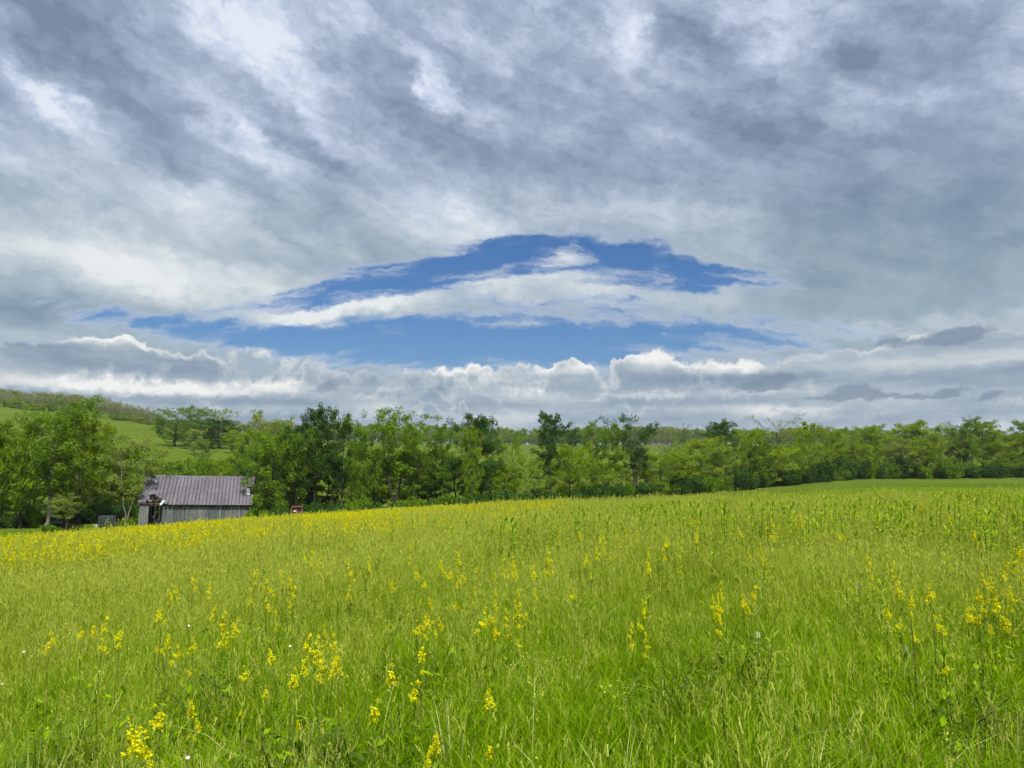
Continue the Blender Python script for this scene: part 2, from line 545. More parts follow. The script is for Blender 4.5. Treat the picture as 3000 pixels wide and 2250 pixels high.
def principled(col, rough=0.8, metal=0.0, spec=0.3, bump=None):
    b = node('ShaderNodeBsdfPrincipled')
    for k, v in (('Base Color', col), ('Roughness', rough), ('Metallic', metal), ('Specular IOR Level', spec)):
        if isinstance(v, S):
            S.nt.links.new(v.s, b.inputs[k])
        elif k == 'Base Color':
            b.inputs[k].default_value = (*v, 1)
        else:
            b.inputs[k].default_value = v
    if bump is not None:
        bn = node('ShaderNodeBump')
        bn.inputs['Strength'].default_value = bump[1]
        bn.inputs['Distance'].default_value = bump[2]
        S.nt.links.new(bump[0].s, bn.inputs['Height'])
        S.nt.links.new(bn.outputs[0], b.inputs['Normal'])
    return b


def world_pos():
    return S(node('ShaderNodeNewGeometry').outputs['Position'])


def obj_pos():
    return S(node('ShaderNodeTexCoord').outputs['Object'])


def obj_rand():
    return S(node('ShaderNodeObjectInfo').outputs['Random'])


def attr(name, out='Fac'):
    n = node('ShaderNodeAttribute')
    n.attribute_name = name
    return S(n.outputs[out])


def leafy(name, dark, light, trans=0.45, rand=0.6, rough=0.6, posvar=0.25, pos_scale=0.35, spec=0.06):
    """Leaf material: diffuse and translucent, tinted per leaf (attribute 'tint'), per object and along the ground."""
    m = new_mat(name)
    t = attr('tint') * 0.55 + obj_rand() * 0.45 * rand + (noise(world_pos(), pos_scale, 2.0) - 0.5) * 2.0 * posvar
    c = ramp(t, [(0.05, dark), (0.75, light)])
    b = principled(c, rough, 0.0, spec)
    tr = node('ShaderNodeBsdfTranslucent')
    c2 = mixc(1.0, c, (1.15, 1.05, 0.55), 'MULTIPLY')
    S.nt.links.new(c2.s, tr.inputs['Color'])
    mx = node('ShaderNodeMixShader')
    mx.inputs[0].default_value = trans
    S.nt.links.new(b.outputs[0], mx.inputs[1])
    S.nt.links.new(tr.outputs[0], mx.inputs[2])
    out_surface(mx)
    return m


# ground: dense thatch and short grass
new_mat('ground_grass')
_p = world_pos()
n_big = noise(_p, 0.03, 4.0, 0.6)
n_mid = noise(_p, 0.35, 5.0, 0.65)
n_fin = noise(_p, 4.0, 4.0, 0.65)
gcol = ramp(n_big * 0.5 + n_mid * 0.35 + n_fin * 0.25, [(0.30, (0.032, 0.058, 0.004)), (0.50, (0.055, 0.090, 0.008)), (0.72, (0.090, 0.124, 0.018))])
out_surface(principled(gcol, 1.0, 0.0, 0.0, bump=(n_fin * 0.6 + n_mid, 0.9, 0.25)))

_radii = np.concatenate([[0.0], np.geomspace(0.7, 60, 120), np.linspace(61.5, 240, 120), np.geomspace(244, 1800, 50)])
_angs = np.unique(np.concatenate([np.linspace(-math.pi, math.pi, 120), np.linspace(-0.85, 0.85, 260)]))[:-1]
_R, _T = np.meshgrid(_radii[1:], _angs, indexing='ij')
gx, gy = (_R * np.sin(_T)).ravel(), (_R * np.cos(_T)).ravel()
gz = height(gx, gy)
gv = np.vstack([[0, 0, hz(0, 0)], np.stack([gx, gy, gz], 1)])
nr, na = len(_radii) - 1, len(_angs)
_i, _j = np.meshgrid(np.arange(nr - 1), np.arange(na), indexing='ij')
_a = 1 + _i * na + _j
_b = 1 + _i * na + (_j + 1) % na
gf = np.stack([_a.ravel(), _b.ravel(), (_b + na).ravel(), (_a + na).ravel()], 1)
gme = poly_mesh('ground', gv, gf)
gme.materials.append(MAT['ground_grass'])
gme.polygons.foreach_set('use_smooth', [True] * len(gme.polygons))
ground = bpy.data.objects.new('ground', gme)
COL.objects.link(ground)
tag(ground, 'rolling green farmland dropping from the meadow and rising to the hills', 'ground', kind='structure')

# ------------------------------------------------------------------ tree and shrub prototypes
leafy('leaf_dark', (0.022, 0.064, 0.008), (0.060, 0.140, 0.016), 0.42)
leafy('leaf_green', (0.064, 0.140, 0.006), (0.150, 0.265, 0.012), 0.46)
leafy('leaf_spring', (0.105, 0.185, 0.006), (0.235, 0.345, 0.013), 0.48)
leafy('leaf_pale', (0.125, 0.185, 0.024), (0.240, 0.320, 0.060), 0.48)
leafy('leaf_bud', (0.130, 0.165, 0.070), (0.230, 0.260, 0.125), 0.45)

for _nm, _c0, _c1 in (('bark_grey', (0.060, 0.052, 0.042), (0.165, 0.150, 0.125)), ('bark_dark', (0.022, 0.019, 0.015), (0.070, 0.060, 0.048)),
                      ('bark_pale', (0.120, 0.105, 0.080), (0.260, 0.230, 0.180))):
    new_mat(_nm)
    _o = obj_pos()
    _sx, _sy, _sz = sep(_o)
    _bn = noise(vec(_sx * 6.0, _sy * 6.0, _sz * 1.2), 1.0, 4.0, 0.65)
    _c = ramp(_bn * 0.8 + obj_rand() * 0.2, [(0.35, _c0), (0.70, _c1)])
    out_surface(principled(_c, 0.95, 0.0, 0.1, bump=(_bn, 0.6, 0.05)))


class Tubes:
    def __init__(self):
        self.v, self.f, self.n = [], [], 0

    def add(self, pts, rad, sides=5):
        pts = np.asarray(pts, float)
        rad = np.asarray(rad, float)
        k = len(pts)
        tan = np.gradient(pts, axis=0)
        tan /= np.linalg.norm(tan, axis=1)[:, None] + 1e-9
        ref = np.array([0.0, 0.0, 1.0]) if abs(tan[0][2]) < 0.9 else np.array([1.0, 0.0, 0.0])
        a = np.cross(tan, ref)
        a /= np.linalg.norm(a, axis=1)[:, None] + 1e-9
        b = np.cross(tan, a)
        th = np.linspace(0, 2 * math.pi, sides, endpoint=False)
        ring = pts[:, None, :] + rad[:, None, None] * (np.cos(th)[None, :, None] * a[:, None, :] + np.sin(th)[None, :, None] * b[:, None, :])
        self.v.append(ring.reshape(-1, 3))
        i, j = np.meshgrid(np.arange(k - 1), np.arange(sides), indexing='ij')
        q = np.stack([i * sides + j, i * sides + (j + 1) % sides, (i + 1) * sides + (j + 1) % sides, (i + 1) * sides + j], -1).reshape(-1, 4)
        self.f.append(q + self.n)
        self.n += k * sides

    def mesh(self, name, mat):
        me = poly_mesh(name, np.vstack(self.v), np.vstack(self.f))
        me.materials.append(mat)
        me.polygons.foreach_set('use_smooth', [True] * len(me.polygons))
        return me


def leaf_mesh(name, centres, radii, per, size, rs, tint=None, flat=0.75, mats=(), up=0.25, elong=1.5):
    """Leaf cards scattered in balls round the given centres: one quad each, tinted per leaf and per clump."""
    n = len(centres)
    idx = np.repeat(np.arange(n), per)
    m = len(idx)
    d = rs.normal(size=(m, 3))
    d /= np.linalg.norm(d, axis=1)[:, None]
    r = rs.uniform(0.15, 1.0, m) ** 0.55
    c = centres[idx] + d * (r * radii[idx])[:, None] * np.array([1, 1, flat])
    nrm = rs.normal(size=(m, 3)) + np.array([0, 0, up]) + d * 0.45
    nrm /= np.linalg.norm(nrm, axis=1)[:, None]
    t = np.cross(nrm, rs.normal(size=(m, 3)))
    t /= np.linalg.norm(t, axis=1)[:, None] + 1e-9
    b = np.cross(nrm, t)
    s = size * rs.uniform(0.6, 1.35, m)[:, None]
    P = np.stack([c - t * s * 0.5 * elong, c - b * s * 0.42 + t * s * 0.1, c + t * s * 0.5 * elong, c + b * s * 0.42 + t * s * 0.1], 1)
    me = quad_mesh(name, P)
    tv = np.clip(rs.uniform(0.1, 0.9, m) * 0.55 + rs.uniform(0.0, 1.0, n)[idx] * 0.45, 0, 1).astype(np.float32)
    at = me.attributes.new('tint', 'FLOAT', 'FACE')
    at.data.foreach_set('value', tv)
    for x in mats:
        me.materials.append(x)
    return me


SHAPES = {
    'oval': lambda t: np.sin(np.pi * np.clip(t * 0.88 + 0.10, 0, 1)) ** 0.7,
    'round': lambda t: np.sqrt(np.clip(1 - (2 * t - 0.92) ** 2, 0.02, 1)),
    'vase': lambda t: 0.30 + 0.85 * np.sin(np.pi * np.clip(t, 0, 1) ** 1.6 * 0.86) ** 1.0,
    'column': lambda t: 0.75 + 0.25 * np.sin(np.pi * t) - 0.55 * np.clip(t - 0.75, 0, 1) * 2,
    'spread': lambda t: 0.45 + 0.60 * np.sin(np.pi * np.clip(t * 0.9, 0, 1)),
}


def grow_tree(seed, H=15.0, base=0.20, W=4.0, shape='oval', leaves=9000, size=0.20, trunk=0.26, limbs=26, stems=1, lean=0.0, clump=0.75, droop=0.0, twigs=4, up=0.55):
    """Returns (trunk mesh, crown mesh or None) of a tree H metres tall and about 2 W wide."""
    rs = np.random.RandomState(seed)
    tb = Tubes()
    cent, crad = [], []
    sh = SHAPES[shape]
    stem_paths = []
    for s in range(stems):
        k = 12
        z = np.linspace(0, H * (0.96 if s == 0 else rs.uniform(0.78, 0.95)), k)
        wander = np.cumsum(rs.normal(0, 0.11, (k, 2)), 0) * H / 15
        if stems > 1:
            ang = 2 * math.pi * s / stems + rs.uniform(-0.4, 0.4)
            spread = W * rs.uniform(0.25, 0.5)
            prog = np.clip((z / H - 0.12) / 0.8, 0, 1) ** 0.8
            wander += np.stack([np.cos(ang) * prog * spread, np.sin(ang) * prog * spread], 1)
        wander[0] = 0
        wander[:, 0] += lean * z
        p = np.column_stack([wander, z])
        r = trunk * (0.75 if stems > 1 else 1.0) * (1 - 0.93 * (z / z[-1]) ** 0.85)
        r[0] *= 1.35
        tb.add(p, np.maximum(r, 0.02), 7)
        stem_paths.append((p, r))
    for i in range(limbs):
        p, r = stem_paths[i % stems]
        t = (i + rs.uniform(0, 1)) / limbs
        zf = base + (0.97 - base) * t ** 0.92
        zz = zf * p[-1, 2]
        start = np.array([np.interp(zz, p[:, 2], p[:, j]) for j in range(3)])
        start[2] = zz
        rr = np.interp(zz, p[:, 2], r)
        ang = i * 2.399 + rs.uniform(-0.5, 0.5)
        length = W * sh(np.array([t]))[0] * rs.uniform(0.70, 1.12) + 0.25
        rise = up * (0.45 + 0.9 * t) + 0.35 * t * t - droop
        k = 6
        q = np.linspace(0, 1, k)
        bend = np.cumsum(rs.normal(0, 0.05, (k, 3)), 0) * length
        bend[0] = 0
        path = start + np.column_stack([np.cos(ang) * q * length, np.sin(ang) * q * length, (q ** 0.8) * length * rise - droop * q * q * length * 0.5]) + bend
        tb.add(path, np.linspace(max(0.6 * rr, 0.025), 0.012, k), 4)
        ends = [path[-1], path[-2] * 0.5 + path[-1] * 0.5, path[3] + rs.normal(0, 0.15, 3)]
        if rs.uniform() < 0.6:
            ends.append(path[2] + rs.normal(0, 0.2, 3))
        for w in range(twigs):
            j = rs.randint(1, k)
            a2 = ang + rs.uniform(-1.3, 1.3)
            l2 = length * rs.uniform(0.25, 0.5)
            e = path[j] + np.array([math.cos(a2) * l2, math.sin(a2) * l2, l2 * rs.uniform(-0.15, 0.7) - droop * l2])
            mid = (path[j] + e) / 2 + rs.normal(0, 0.06 * l2, 3)
            tb.add([path[j], mid, e], [0.02, 0.014, 0.006], 3)
            ends += [e, (mid + e) / 2]
        cent += ends
        crad += [clump * rs.uniform(0.55, 1.15) * (0.55 + 0.45 * min(1.0, length / 2.0)) for _ in ends]
    top = stem_paths[0][0][-1]
    cent += [top, top - [0, 0, 0.5], top - [0.2, 0.1, 1.0]]
    crad += [clump * 0.5, clump * 0.7, clump * 0.8]
    cent, crad = np.array(cent), np.array(crad)
    k = H / (cent[:, 2] + 0.55 * crad).max()
    cent[:, 2] *= k
    for v in tb.v:
        v[:, 2] *= k
    crown = None
    if leaves:
        keep = rs.uniform(size=len(cent)) < 0.86
        cent, crad = cent[keep], crad[keep]
        wgt = crad ** 2 * rs.uniform(0.35, 1.5, len(cent))
        per = np.maximum(4, (leaves * wgt / wgt.sum()).astype(int))
        crown = (cent, crad, per, size, rs)
    return tb, crown


PROTO = {}


def proto(key, bark, leaf, **kw):
    tb, crown = grow_tree(**kw)
    tm = tb.mesh('trunk', MAT[bark])
    cm = leaf_mesh('crown', *crown[:4], crown[4], mats=[MAT[leaf]]) if crown else None
    PROTO[key] = (tm, cm, kw.get('H', 15.0), kw.get('W', 4.0))


proto('tall_a', 'bark_grey', 'leaf_green', seed=11, H=16, base=0.30, W=4.2, shape='vase', leaves=9500, size=0.21, trunk=0.30, limbs=30, clump=0.85)
proto('tall_b', 'bark_dark', 'leaf_green', seed=12, H=16, base=0.37, W=3.6, shape='oval', leaves=8500, size=0.21, trunk=0.26, limbs=28, clump=0.8)
proto('tall_c', 'bark_dark', 'leaf_dark', seed=13, H=16, base=0.42, W=3.4, shape='vase', leaves=7000, size=0.21, trunk=0.24, limbs=24, stems=2, clump=0.8)
proto('fork_a', 'bark_grey', 'leaf_dark', seed=14, H=16, base=0.42, W=4.0, shape='vase', leaves=7000, size=0.20, trunk=0.30, limbs=26, stems=3, clump=0.85)
proto('dense_a', 'bark_dark', 'leaf_dark', seed=15, H=15, base=0.13, W=4.0, shape='round', leaves=15000, size=0.22, trunk=0.26, limbs=40, clump=0.95)
proto('spring_a', 'bark_dark', 'leaf_spring', seed=16, H=13, base=0.16, W=4.6, shape='round', leaves=11000, size=0.20, trunk=0.22, limbs=34, clump=0.9)
proto('spring_b', 'bark_grey', 'leaf_spring', seed=17, H=13, base=0.18, W=3.8, shape='oval', leaves=8500, size=0.20, trunk=0.20, limbs=30, stems=2, clump=0.8)
proto('spring_c', 'bark_dark', 'leaf_spring', seed=18, H=12, base=0.11, W=4.8, shape='spread', leaves=10000, size=0.21, trunk=0.24, limbs=32, clump=0.85, up=0.4)
proto('pale_a', 'bark_grey', 'leaf_pale', seed=19, H=14, base=0.18, W=3.6, shape='oval', leaves=6000, size=0.18, trunk=0.18, limbs=30, stems=2, clump=0.75)
proto('pale_b', 'bark_grey', 'leaf_pale', seed=20, H=14, base=0.22, W=4.4, shape='vase', leaves=6500, size=0.18, trunk=0.20, limbs=30, clump=0.8)
proto('bare_a', 'bark_grey', 'leaf_bud', seed=21, H=14, base=0.25, W=3.6, shape='vase', leaves=1900, size=0.15, trunk=0.22, limbs=40, clump=0.6, twigs=7, up=1.0)
proto('slim_a', 'bark_pale', 'leaf_pale', seed=22, H=14, base=0.34, W=2.6, shape='column', leaves=6000, size=0.19, trunk=0.13, limbs=26, stems=2, clump=0.7)
proto('slim_b', 'bark_dark', 'leaf_green', seed=23, H=14, base=0.22, W=2.4, shape='oval', leaves=5000, size=0.19, trunk=0.14, limbs=24, clump=0.7)
proto('oak_hill', 'bark_dark', 'leaf_green', seed=24, H=13, base=0.16, W=5.0, shape='spread', leaves=6500, size=0.24, trunk=0.34, limbs=34, stems=2, clump=0.8, twigs=6)
proto('young_a', 'bark_dark', 'leaf_spring', seed=25, H=8, base=0.09, W=2.6, shape='oval', leaves=6000, size=0.17, trunk=0.10, limbs=26, clump=0.6)
proto('young_b', 'bark_dark', 'leaf_green', seed=26, H=8, base=0.07, W=3.0, shape='round', leaves=7000, size=0.18, trunk=0.12, limbs=28, clump=0.7)
proto('far_a', 'bark_grey', 'leaf_pale', seed=27, H=11, base=0.16, W=3.6, shape='round', leaves=1500, size=0.42, trunk=0.2, limbs=14, clump=1.0, twigs=2)
proto('far_b', 'bark_grey', 'leaf_bud', seed=28, H=11, base=0.22, W=3.2, shape='vase', leaves=700, size=0.34, trunk=0.2, limbs=16, clump=0.85, twigs=4)
proto('far_c', 'bark_dark', 'leaf_green', seed=29, H=10, base=0.13, W=3.8, shape='round', leaves=1700, size=0.42, trunk=0.2, limbs=14, clump=1.1, twigs=2)


def grow_shrub(key, leaf, seed, H=2.4, W=1.9, leaves=3600, size=0.16):
    rs = np.random.RandomState(seed)
    tb = Tubes()
    cent, crad = [], []
    for i in range(11):
        ang = rs.uniform(0, 6.28)
        rad = W * rs.uniform(0.2, 0.95)
        h = H * (1 - 0.35 * (rad / W) ** 2) * rs.uniform(0.7, 1.0)
        e = np.array([math.cos(ang) * rad, math.sin(ang) * rad, h])
        m = e * [0.45, 0.45, 0.55] + rs.normal(0, 0.1, 3)
        tb.add([[e[0] * 0.08, e[1] * 0.08, -0.1], m, e], [0.035, 0.022, 0.008], 4)
        for f in (1.0, 0.8, 0.6, 0.4, 0.2):
            q = np.array([e[0] * (0.3 + 0.7 * f), e[1] * (0.3 + 0.7 * f), h * f]) + rs.normal(0, 0.18, 3)
            q[2] = max(q[2], 0.15)
            cent.append(q)
            crad.append(rs.uniform(0.30, 0.60) * W / 1.6)
    cent, crad = np.array(cent), np.array(crad)
    w = crad ** 2
    per = np.maximum(4, (leaves * w / w.sum()).astype(int))
    cm = leaf_mesh('foliage', cent, crad, per, size, rs, mats=[MAT[leaf]])
    PROTO[key] = (tb.mesh('stems', MAT['bark_dark']), cm, H, W)


grow_shrub('shrub_a', 'leaf_dark', 41)
grow_shrub('shrub_b', 'leaf_green', 42, H=2.2, W=2.2)
grow_shrub('shrub_c', 'leaf_dark', 43, H=3.0, W=1.8)
grow_shrub('shrub_d', 'leaf_spring', 44, H=2.0, W=1.7)
_trs = random.Random(77)


def plant(key, name, label, cat, loc, H, W=None, leaf=None, bark=None, group=None, rz=None):
    """One tree or shrub: an Empty with its own trunk (or stems) and crown (or foliage)."""
    tm, cm, h0, w0 = PROTO[key]
    root = empty(name, loc, _trs.uniform(0, 6.28) if rz is None else rz)
    sz = H / h0
    sxy = (W / w0) if W else sz
    root.scale = (sxy, sxy, sz)
    tag(root, label, cat, group)
    for me, nm, mt in ((tm, tm.name.split('.')[0], bark), (cm, cm.name.split('.')[0] if cm else '', leaf)):
        if me is None:
            continue
        o = bpy.data.objects.new(nm, me)
        COL.objects.link(o)
        o.parent = root
        if mt:
            o.material_slots[0].link = 'OBJECT'
            o.material_slots[0].material = MAT[mt]
    return root


def line_depth(px):
    """Depth of the front of the tree line along a photograph column."""
    return float(np.interp(px, [-400, 0, 250, 420, 730, 800, 1200, 1500, 1850, 2200, 2500, 3000, 3400], [88, 90, 96, 106, 108, 101, 106, 112, 130, 155, 175, 190, 200]))


def tree_px(key, label, px, top, wpx, dy=2.0, leaf=None, bark=None, name='tree', group=None, depth=None):
    """A tree whose top reaches a photograph row, standing behind the front of the tree line."""
    Y = depth if depth else line_depth(px) + dy
    g = on_ground(px, Y)
    tp = at_px(px, top, Y)
    H = max(2.0, tp.z - g.z)
    W = wpx / 2.0 * Y / FPX * 1.04
    return plant(key, name, label, 'tree', (g.x, g.y, g.z - 0.15), H, W, leaf, bark, group)


ORD = ['', 'second ', 'third ', 'fourth ', 'fifth ', 'sixth ', 'seventh ', 'eighth ', 'ninth ', 'tenth ', 'eleventh ', 'twelfth ']
LAND = [(66, 'the twin-trunked left tree'), (140, 'the tallest left tree'), (376, 'the slim pale-trunked tree'), (575, 'the middle of the barn'), (790, 'the tree leaning over the barn'), (872, 'the red truck'),
        (1003, 'the tall full-crowned tree'), (1156, 'the tall lacy tree'), (1298, 'the sparse narrow tree'), (1403, 'the rounded dark tree'), (1502, 'the light airy tree'), (1608, 'the straight black trunk'),
        (1795, 'the forked trunks'), (1862, 'the vase-shaped tree'), (1958, 'the bare grey tree'), (2118, 'the taller dark tree'), (2288, 'the half-bare tree'), (2445, 'the spring-green tree'),
        (2560, 'the ragged-topped olive tree'), (2682, 'the grey-domed tree'), (2816, 'the tall green pair tree'), (2962, 'the olive edge tree')]
_seen = {}


def placed(noun, px):
    """A label that says where along the tree line a thing stands."""
    lx, nm = min(LAND, key=lambda q: abs(q[0] - px))
    rel = 'just left of' if px < lx else 'just right of'
    k = (noun, rel, nm)
    _seen[k] = _seen.get(k, 0) + 1
    return '%s%s %s %s' % (ORD[_seen[k] - 1], noun, rel, nm)


TREES = [
    # key, label, column, top row, crown width, offset behind the front, leaf, bark
    ('tall_b', 'dark leafy tree cut by the left edge of the picture', -25, 1225, 110, 3, 'leaf_green', None),
    ('spring_b', 'yellow-green tree with twin dark trunks at the far left of the tree line', 66, 1236, 140, 1, None, 'bark_dark'),
    ('tall_a', 'tallest tree at left, thick pale grey trunk and spreading dark crown', 140, 1148, 178, -1, 'leaf_green', None),
    ('spring_b', 'yellow-green tree with slender trunks just right of the tallest left tree', 238, 1205, 150, 3, 'leaf_spring', None),
    ('slim_a', 'slim tree with two thin pale trunks beside the left end of the barn', 376, 1268, 115, -6, None, None),
    ('slim_a', 'thin small tree with pale trunk in front of the dark wagon', 203, 1440, 55, -3, None, None),
    ('spring_a', 'broad yellow-green tree leaning over the right end of the barn', 790, 1236, 165, 1, 'leaf_green', None),
    ('pale_a', 'wispy pale tree top showing behind the broad tree right of the barn', 785, 1196, 110, 14, None, None),
    ('slim_b', 'dark thin-trunked tree leaning left above the red truck', 868, 1240, 84, 2, 'leaf_dark', None),
    ('tall_b', 'tall open-crowned tree with dark trunk right behind the red truck', 928, 1180, 92, 3, 'leaf_dark', None),
    ('tall_a', 'tall full-crowned green tree to the right of the red truck', 1003, 1185, 101, 5, 'leaf_dark', None),
    ('spring_b', 'shorter dark-trunked green tree between the two tall central-left trees', 1062, 1255, 88, 1, 'leaf_green', 'bark_dark'),
    ('tall_c', 'tall lacy tree with straight dark trunks and crown in flat tiers', 1156, 1180, 150, 3, 'leaf_green', None),
    ('slim_b', 'medium green tree filling in right of the tall lacy tree', 1225, 1252, 88, 6, 'leaf_green', None),
    ('slim_b', 'sparse narrow tree left of the round dark tree', 1298, 1236, 70, 4, 'leaf_green', None),
    ('dense_a', 'rounded dense dark green tree, darkest crown of the central row', 1403, 1208, 110, 6, None, None),
    ('spring_b', 'bright yellow-green slim tree in front of the rounded dark tree', 1383, 1238, 62, 1, None, None),
    ('pale_b', 'light yellow airy tree right of the rounded dark tree', 1502, 1254, 92, 8, 'leaf_spring', None),
    ('tall_b', 'tall upright tree with bushy dark top and straight black trunk', 1608, 1198, 75, 3, 'leaf_dark', None),
    ('spring_c', 'low spreading green tree beside the straight black trunk', 1672, 1285, 114, 0, 'leaf_spring', None),
    ('slim_b', 'thin-topped tree between the upright dark tree and the forked tree', 1667, 1232, 62, 9, 'leaf_dark', None),
    ('slim_b', 'small-topped green tree left of the forked trunks', 1738, 1227, 57, 7, 'leaf_green', None),
    ('tall_c', 'forked tree with several bare lower trunks and a flat leafy top', 1795, 1226, 66, 4, 'leaf_green', 'bark_grey'),
    ('fork_a', 'big vase-shaped tree with pale splayed trunks near the field corner', 1862, 1206, 97, 2, None, None),
    ('bare_a', 'bare grey tree with hardly any leaves right of the vase-shaped tree', 1958, 1236, 90, 10, None, None),
    ('spring_c', 'low yellow-green tree under the bare grey tree', 1935, 1308, 120, 0, None, None),
    ('spring_a', 'rounded yellow-green tree standing left of a taller dark tree', 2052, 1272, 125, 2, None, None),
    ('tall_b', 'taller dark green tree poking above the right-hand yellow-green trees', 2118, 1226, 88, 4, 'leaf_dark', None),
    ('spring_a', 'yellow-green tree right of the taller dark tree', 2192, 1246, 95, 3, None, None),
    ('bare_a', 'big half-bare tree with grey twigs above yellow-green lower leaves', 2288, 1210, 120, 7, 'leaf_pale', 'bark_dark'),
    ('spring_c', 'low yellow-green tree in front of the half-bare tree', 2255, 1300, 130, 0, None, None),
    ('spring_b', 'bright yellow-green tree right of the half-bare tree', 2366, 1232, 95, 3, None, None),
    ('spring_a', 'rounded spring-green tree above the dark gap in the hedge', 2445, 1243, 90, 5, None, None),
    ('pale_b', 'olive tree third right of the half-bare tree', 2503, 1243, 85, 6, 'leaf_spring', None),
    ('tall_b', 'darker olive tree with ragged top left of the broad grey-topped tree', 2560, 1240, 80, 5, 'leaf_spring', None),
    ('pale_a', 'light olive tree filling the dip in the right tree line', 2620, 1252, 80, 7, 'leaf_spring', None),
    ('dense_a', 'broad tree with greyish domed top in the right tree line', 2682, 1230, 105, 4, 'leaf_spring', None),
    ('pale_b', 'thin-topped tree between the domed tree and the green pair', 2752, 1236, 80, 8, 'leaf_green', None),
    ('tall_a', 'brighter green tall tree, left one of the pair near the right edge', 2816, 1218, 80, 4, 'leaf_green', None),
    ('tall_b', 'brighter green bushy tree, right one of the pair near the right edge', 2885, 1228, 90, 4, 'leaf_spring', None),
    ('spring_a', 'olive tree next to the right edge of the picture', 2962, 1256, 90, 3, 'leaf_spring', None),
    ('dense_a', 'dark tree cut by the right edge of the picture', 3025, 1222, 90, 3, 'leaf_green', None),
    ('tall_a', 'green tree beyond the right edge of the picture', 3120, 1235, 110, 4, 'leaf_spring', None),
]
for key, label, px, top, wpx, dy, leaf, bark in TREES:
    tree_px(key, label, px, top, wpx, dy, leaf, bark)

# trees standing just behind the barn and filling the line, told apart only by where they stand
_k2 = ['spring_a', 'spring_b', 'pale_a', 'pale_b', 'spring_c', 'tall_b', 'young_b']
for px, top in ((470, 1365), (520, 1345), (575, 1340), (630, 1335), (690, 1318), (745, 1312)):
    tree_px(_trs.choice(['spring_a', 'spring_b', 'young_b']), placed('tree showing over the barn ridge', px), px, top, 95, 0, _trs.choice(['leaf_green', 'leaf_spring']),
            name='tree', group='trees right behind the barn', depth=128 + _trs.uniform(-4, 6))
for px, top in ((15, 1265), (105, 1320), (185, 1290), (285, 1235), (330, 1290), (405, 1305), (300, 1360), (345, 1370), (30, 1390), (262, 1420)):
    tree_px(_trs.choice(['spring_a', 'spring_b', 'pale_b', 'young_a']), placed('yellow-green tree filling the left wood', px), px, top, 105, _trs.uniform(6, 16), _trs.choice(['leaf_spring', 'leaf_spring', 'leaf_pale', 'leaf_green']),
            group='trees filling the wood left of the barn')
for px, top in ((755, 1300), (840, 1290), (900, 1300), (965, 1290), (1095, 1310), (1195, 1300), (1255, 1310), (1330, 1330), (1120, 1370), (1030, 1360), (890, 1370), (1440, 1350), (1280, 1370)):
    tree_px(_trs.choice(['tall_b', 'spring_b', 'slim_b', 'young_b', 'spring_a']), placed('green understorey tree in the central wood', px), px, top, 100, _trs.uniform(4, 14), _trs.choice(['leaf_green', 'leaf_dark', 'leaf_dark', 'leaf_spring']),
            group='understorey trees right of the barn')
for px, top in ((1550, 1330), (1590, 1340), (1640, 1350), (1715, 1330), (1765, 1345), (1830, 1350), (1900, 1345), (1985, 1330), (2010, 1350), (1480, 1350)):
    tree_px(_trs.choice(['young_a', 'spring_b', 'pale_a']), placed('small airy tree with field behind it', px), px, top, 80, _trs.uniform(2, 8), _trs.choice(['leaf_spring', 'leaf_pale', 'leaf_spring']),
            group='small airy trees at the field corner')
for px, top in ((2090, 1300), (2150, 1290), (2220, 1285), (2320, 1290), (2410, 1280), (2470, 1290), (2530, 1285), (2590, 1290), (2650, 1280), (2715, 1282), (2780, 1280), (2845, 1285), (2925, 1285), (2985, 1290), (3050, 1280)):
    tree_px(_trs.choice(['spring_a', 'spring_c', 'pale_b', 'spring_b']), placed('lower yellow-green tree of the right tree line', px), px, top, 90, _trs.uniform(-1, 8), _trs.choice(['leaf_spring', 'leaf_spring', 'leaf_pale', 'leaf_green']),
            group='lower trees packed in the right tree line')

# ---- shrubs of the hedge at the foot of the trees
def shrub_px(key, label, px, H, W, dy=-2.0, leaf=None, group=None, depth=None):
    Y = depth if depth else line_depth(px) + dy
    g = on_ground(px, Y)
    return plant(key, 'shrub', label, 'shrub', (g.x, g.y, g.z - 0.12), H, W, leaf, None, group)


px = 765
while px < 1960:
    d = line_depth(px)
    if 838 < px < 905:
        px = 906
    shrub_px(_trs.choice(['shrub_a', 'shrub_c', 'shrub_b', 'shrub_a']), placed('dark shrub in the central hedge', px), px, _trs.uniform(2.0, 3.6), _trs.uniform(1.8, 2.6), _trs.uniform(-3.5, 0.5),
             _trs.choice(['leaf_dark', 'leaf_dark', 'leaf_green']), 'shrubs below the central trees')
    px += _trs.uniform(1.7, 2.9) * FPX / d
while px < 3060:
    d = line_depth(px)
    shrub_px(_trs.choice(['shrub_a', 'shrub_c', 'shrub_b']), placed('dark shrub in the right hedge', px), px, _trs.uniform(2.8, 6.0), _trs.uniform(2.2, 3.2), _trs.uniform(-4.0, 0.5),
             _trs.choice(['leaf_dark', 'leaf_dark', 'leaf_dark', 'leaf_green']), 'shrubs below the right-hand trees')
    px += _trs.uniform(2.0, 3.4) * FPX / d
px = -20
while px < 400:
    d = line_depth(px)
    shrub_px(_trs.choice(['shrub_a', 'shrub_c', 'shrub_b']), placed('dark shrub under the left trees', px), px, _trs.uniform(1.4, 2.6), _trs.uniform(1.5, 2.2), _trs.uniform(1.0, 4.0),
             _trs.choice(['leaf_dark', 'leaf_dark', 'leaf_green']), 'shrubs left of the barn')
    px += _trs.uniform(1.6, 2.8) * FPX / d

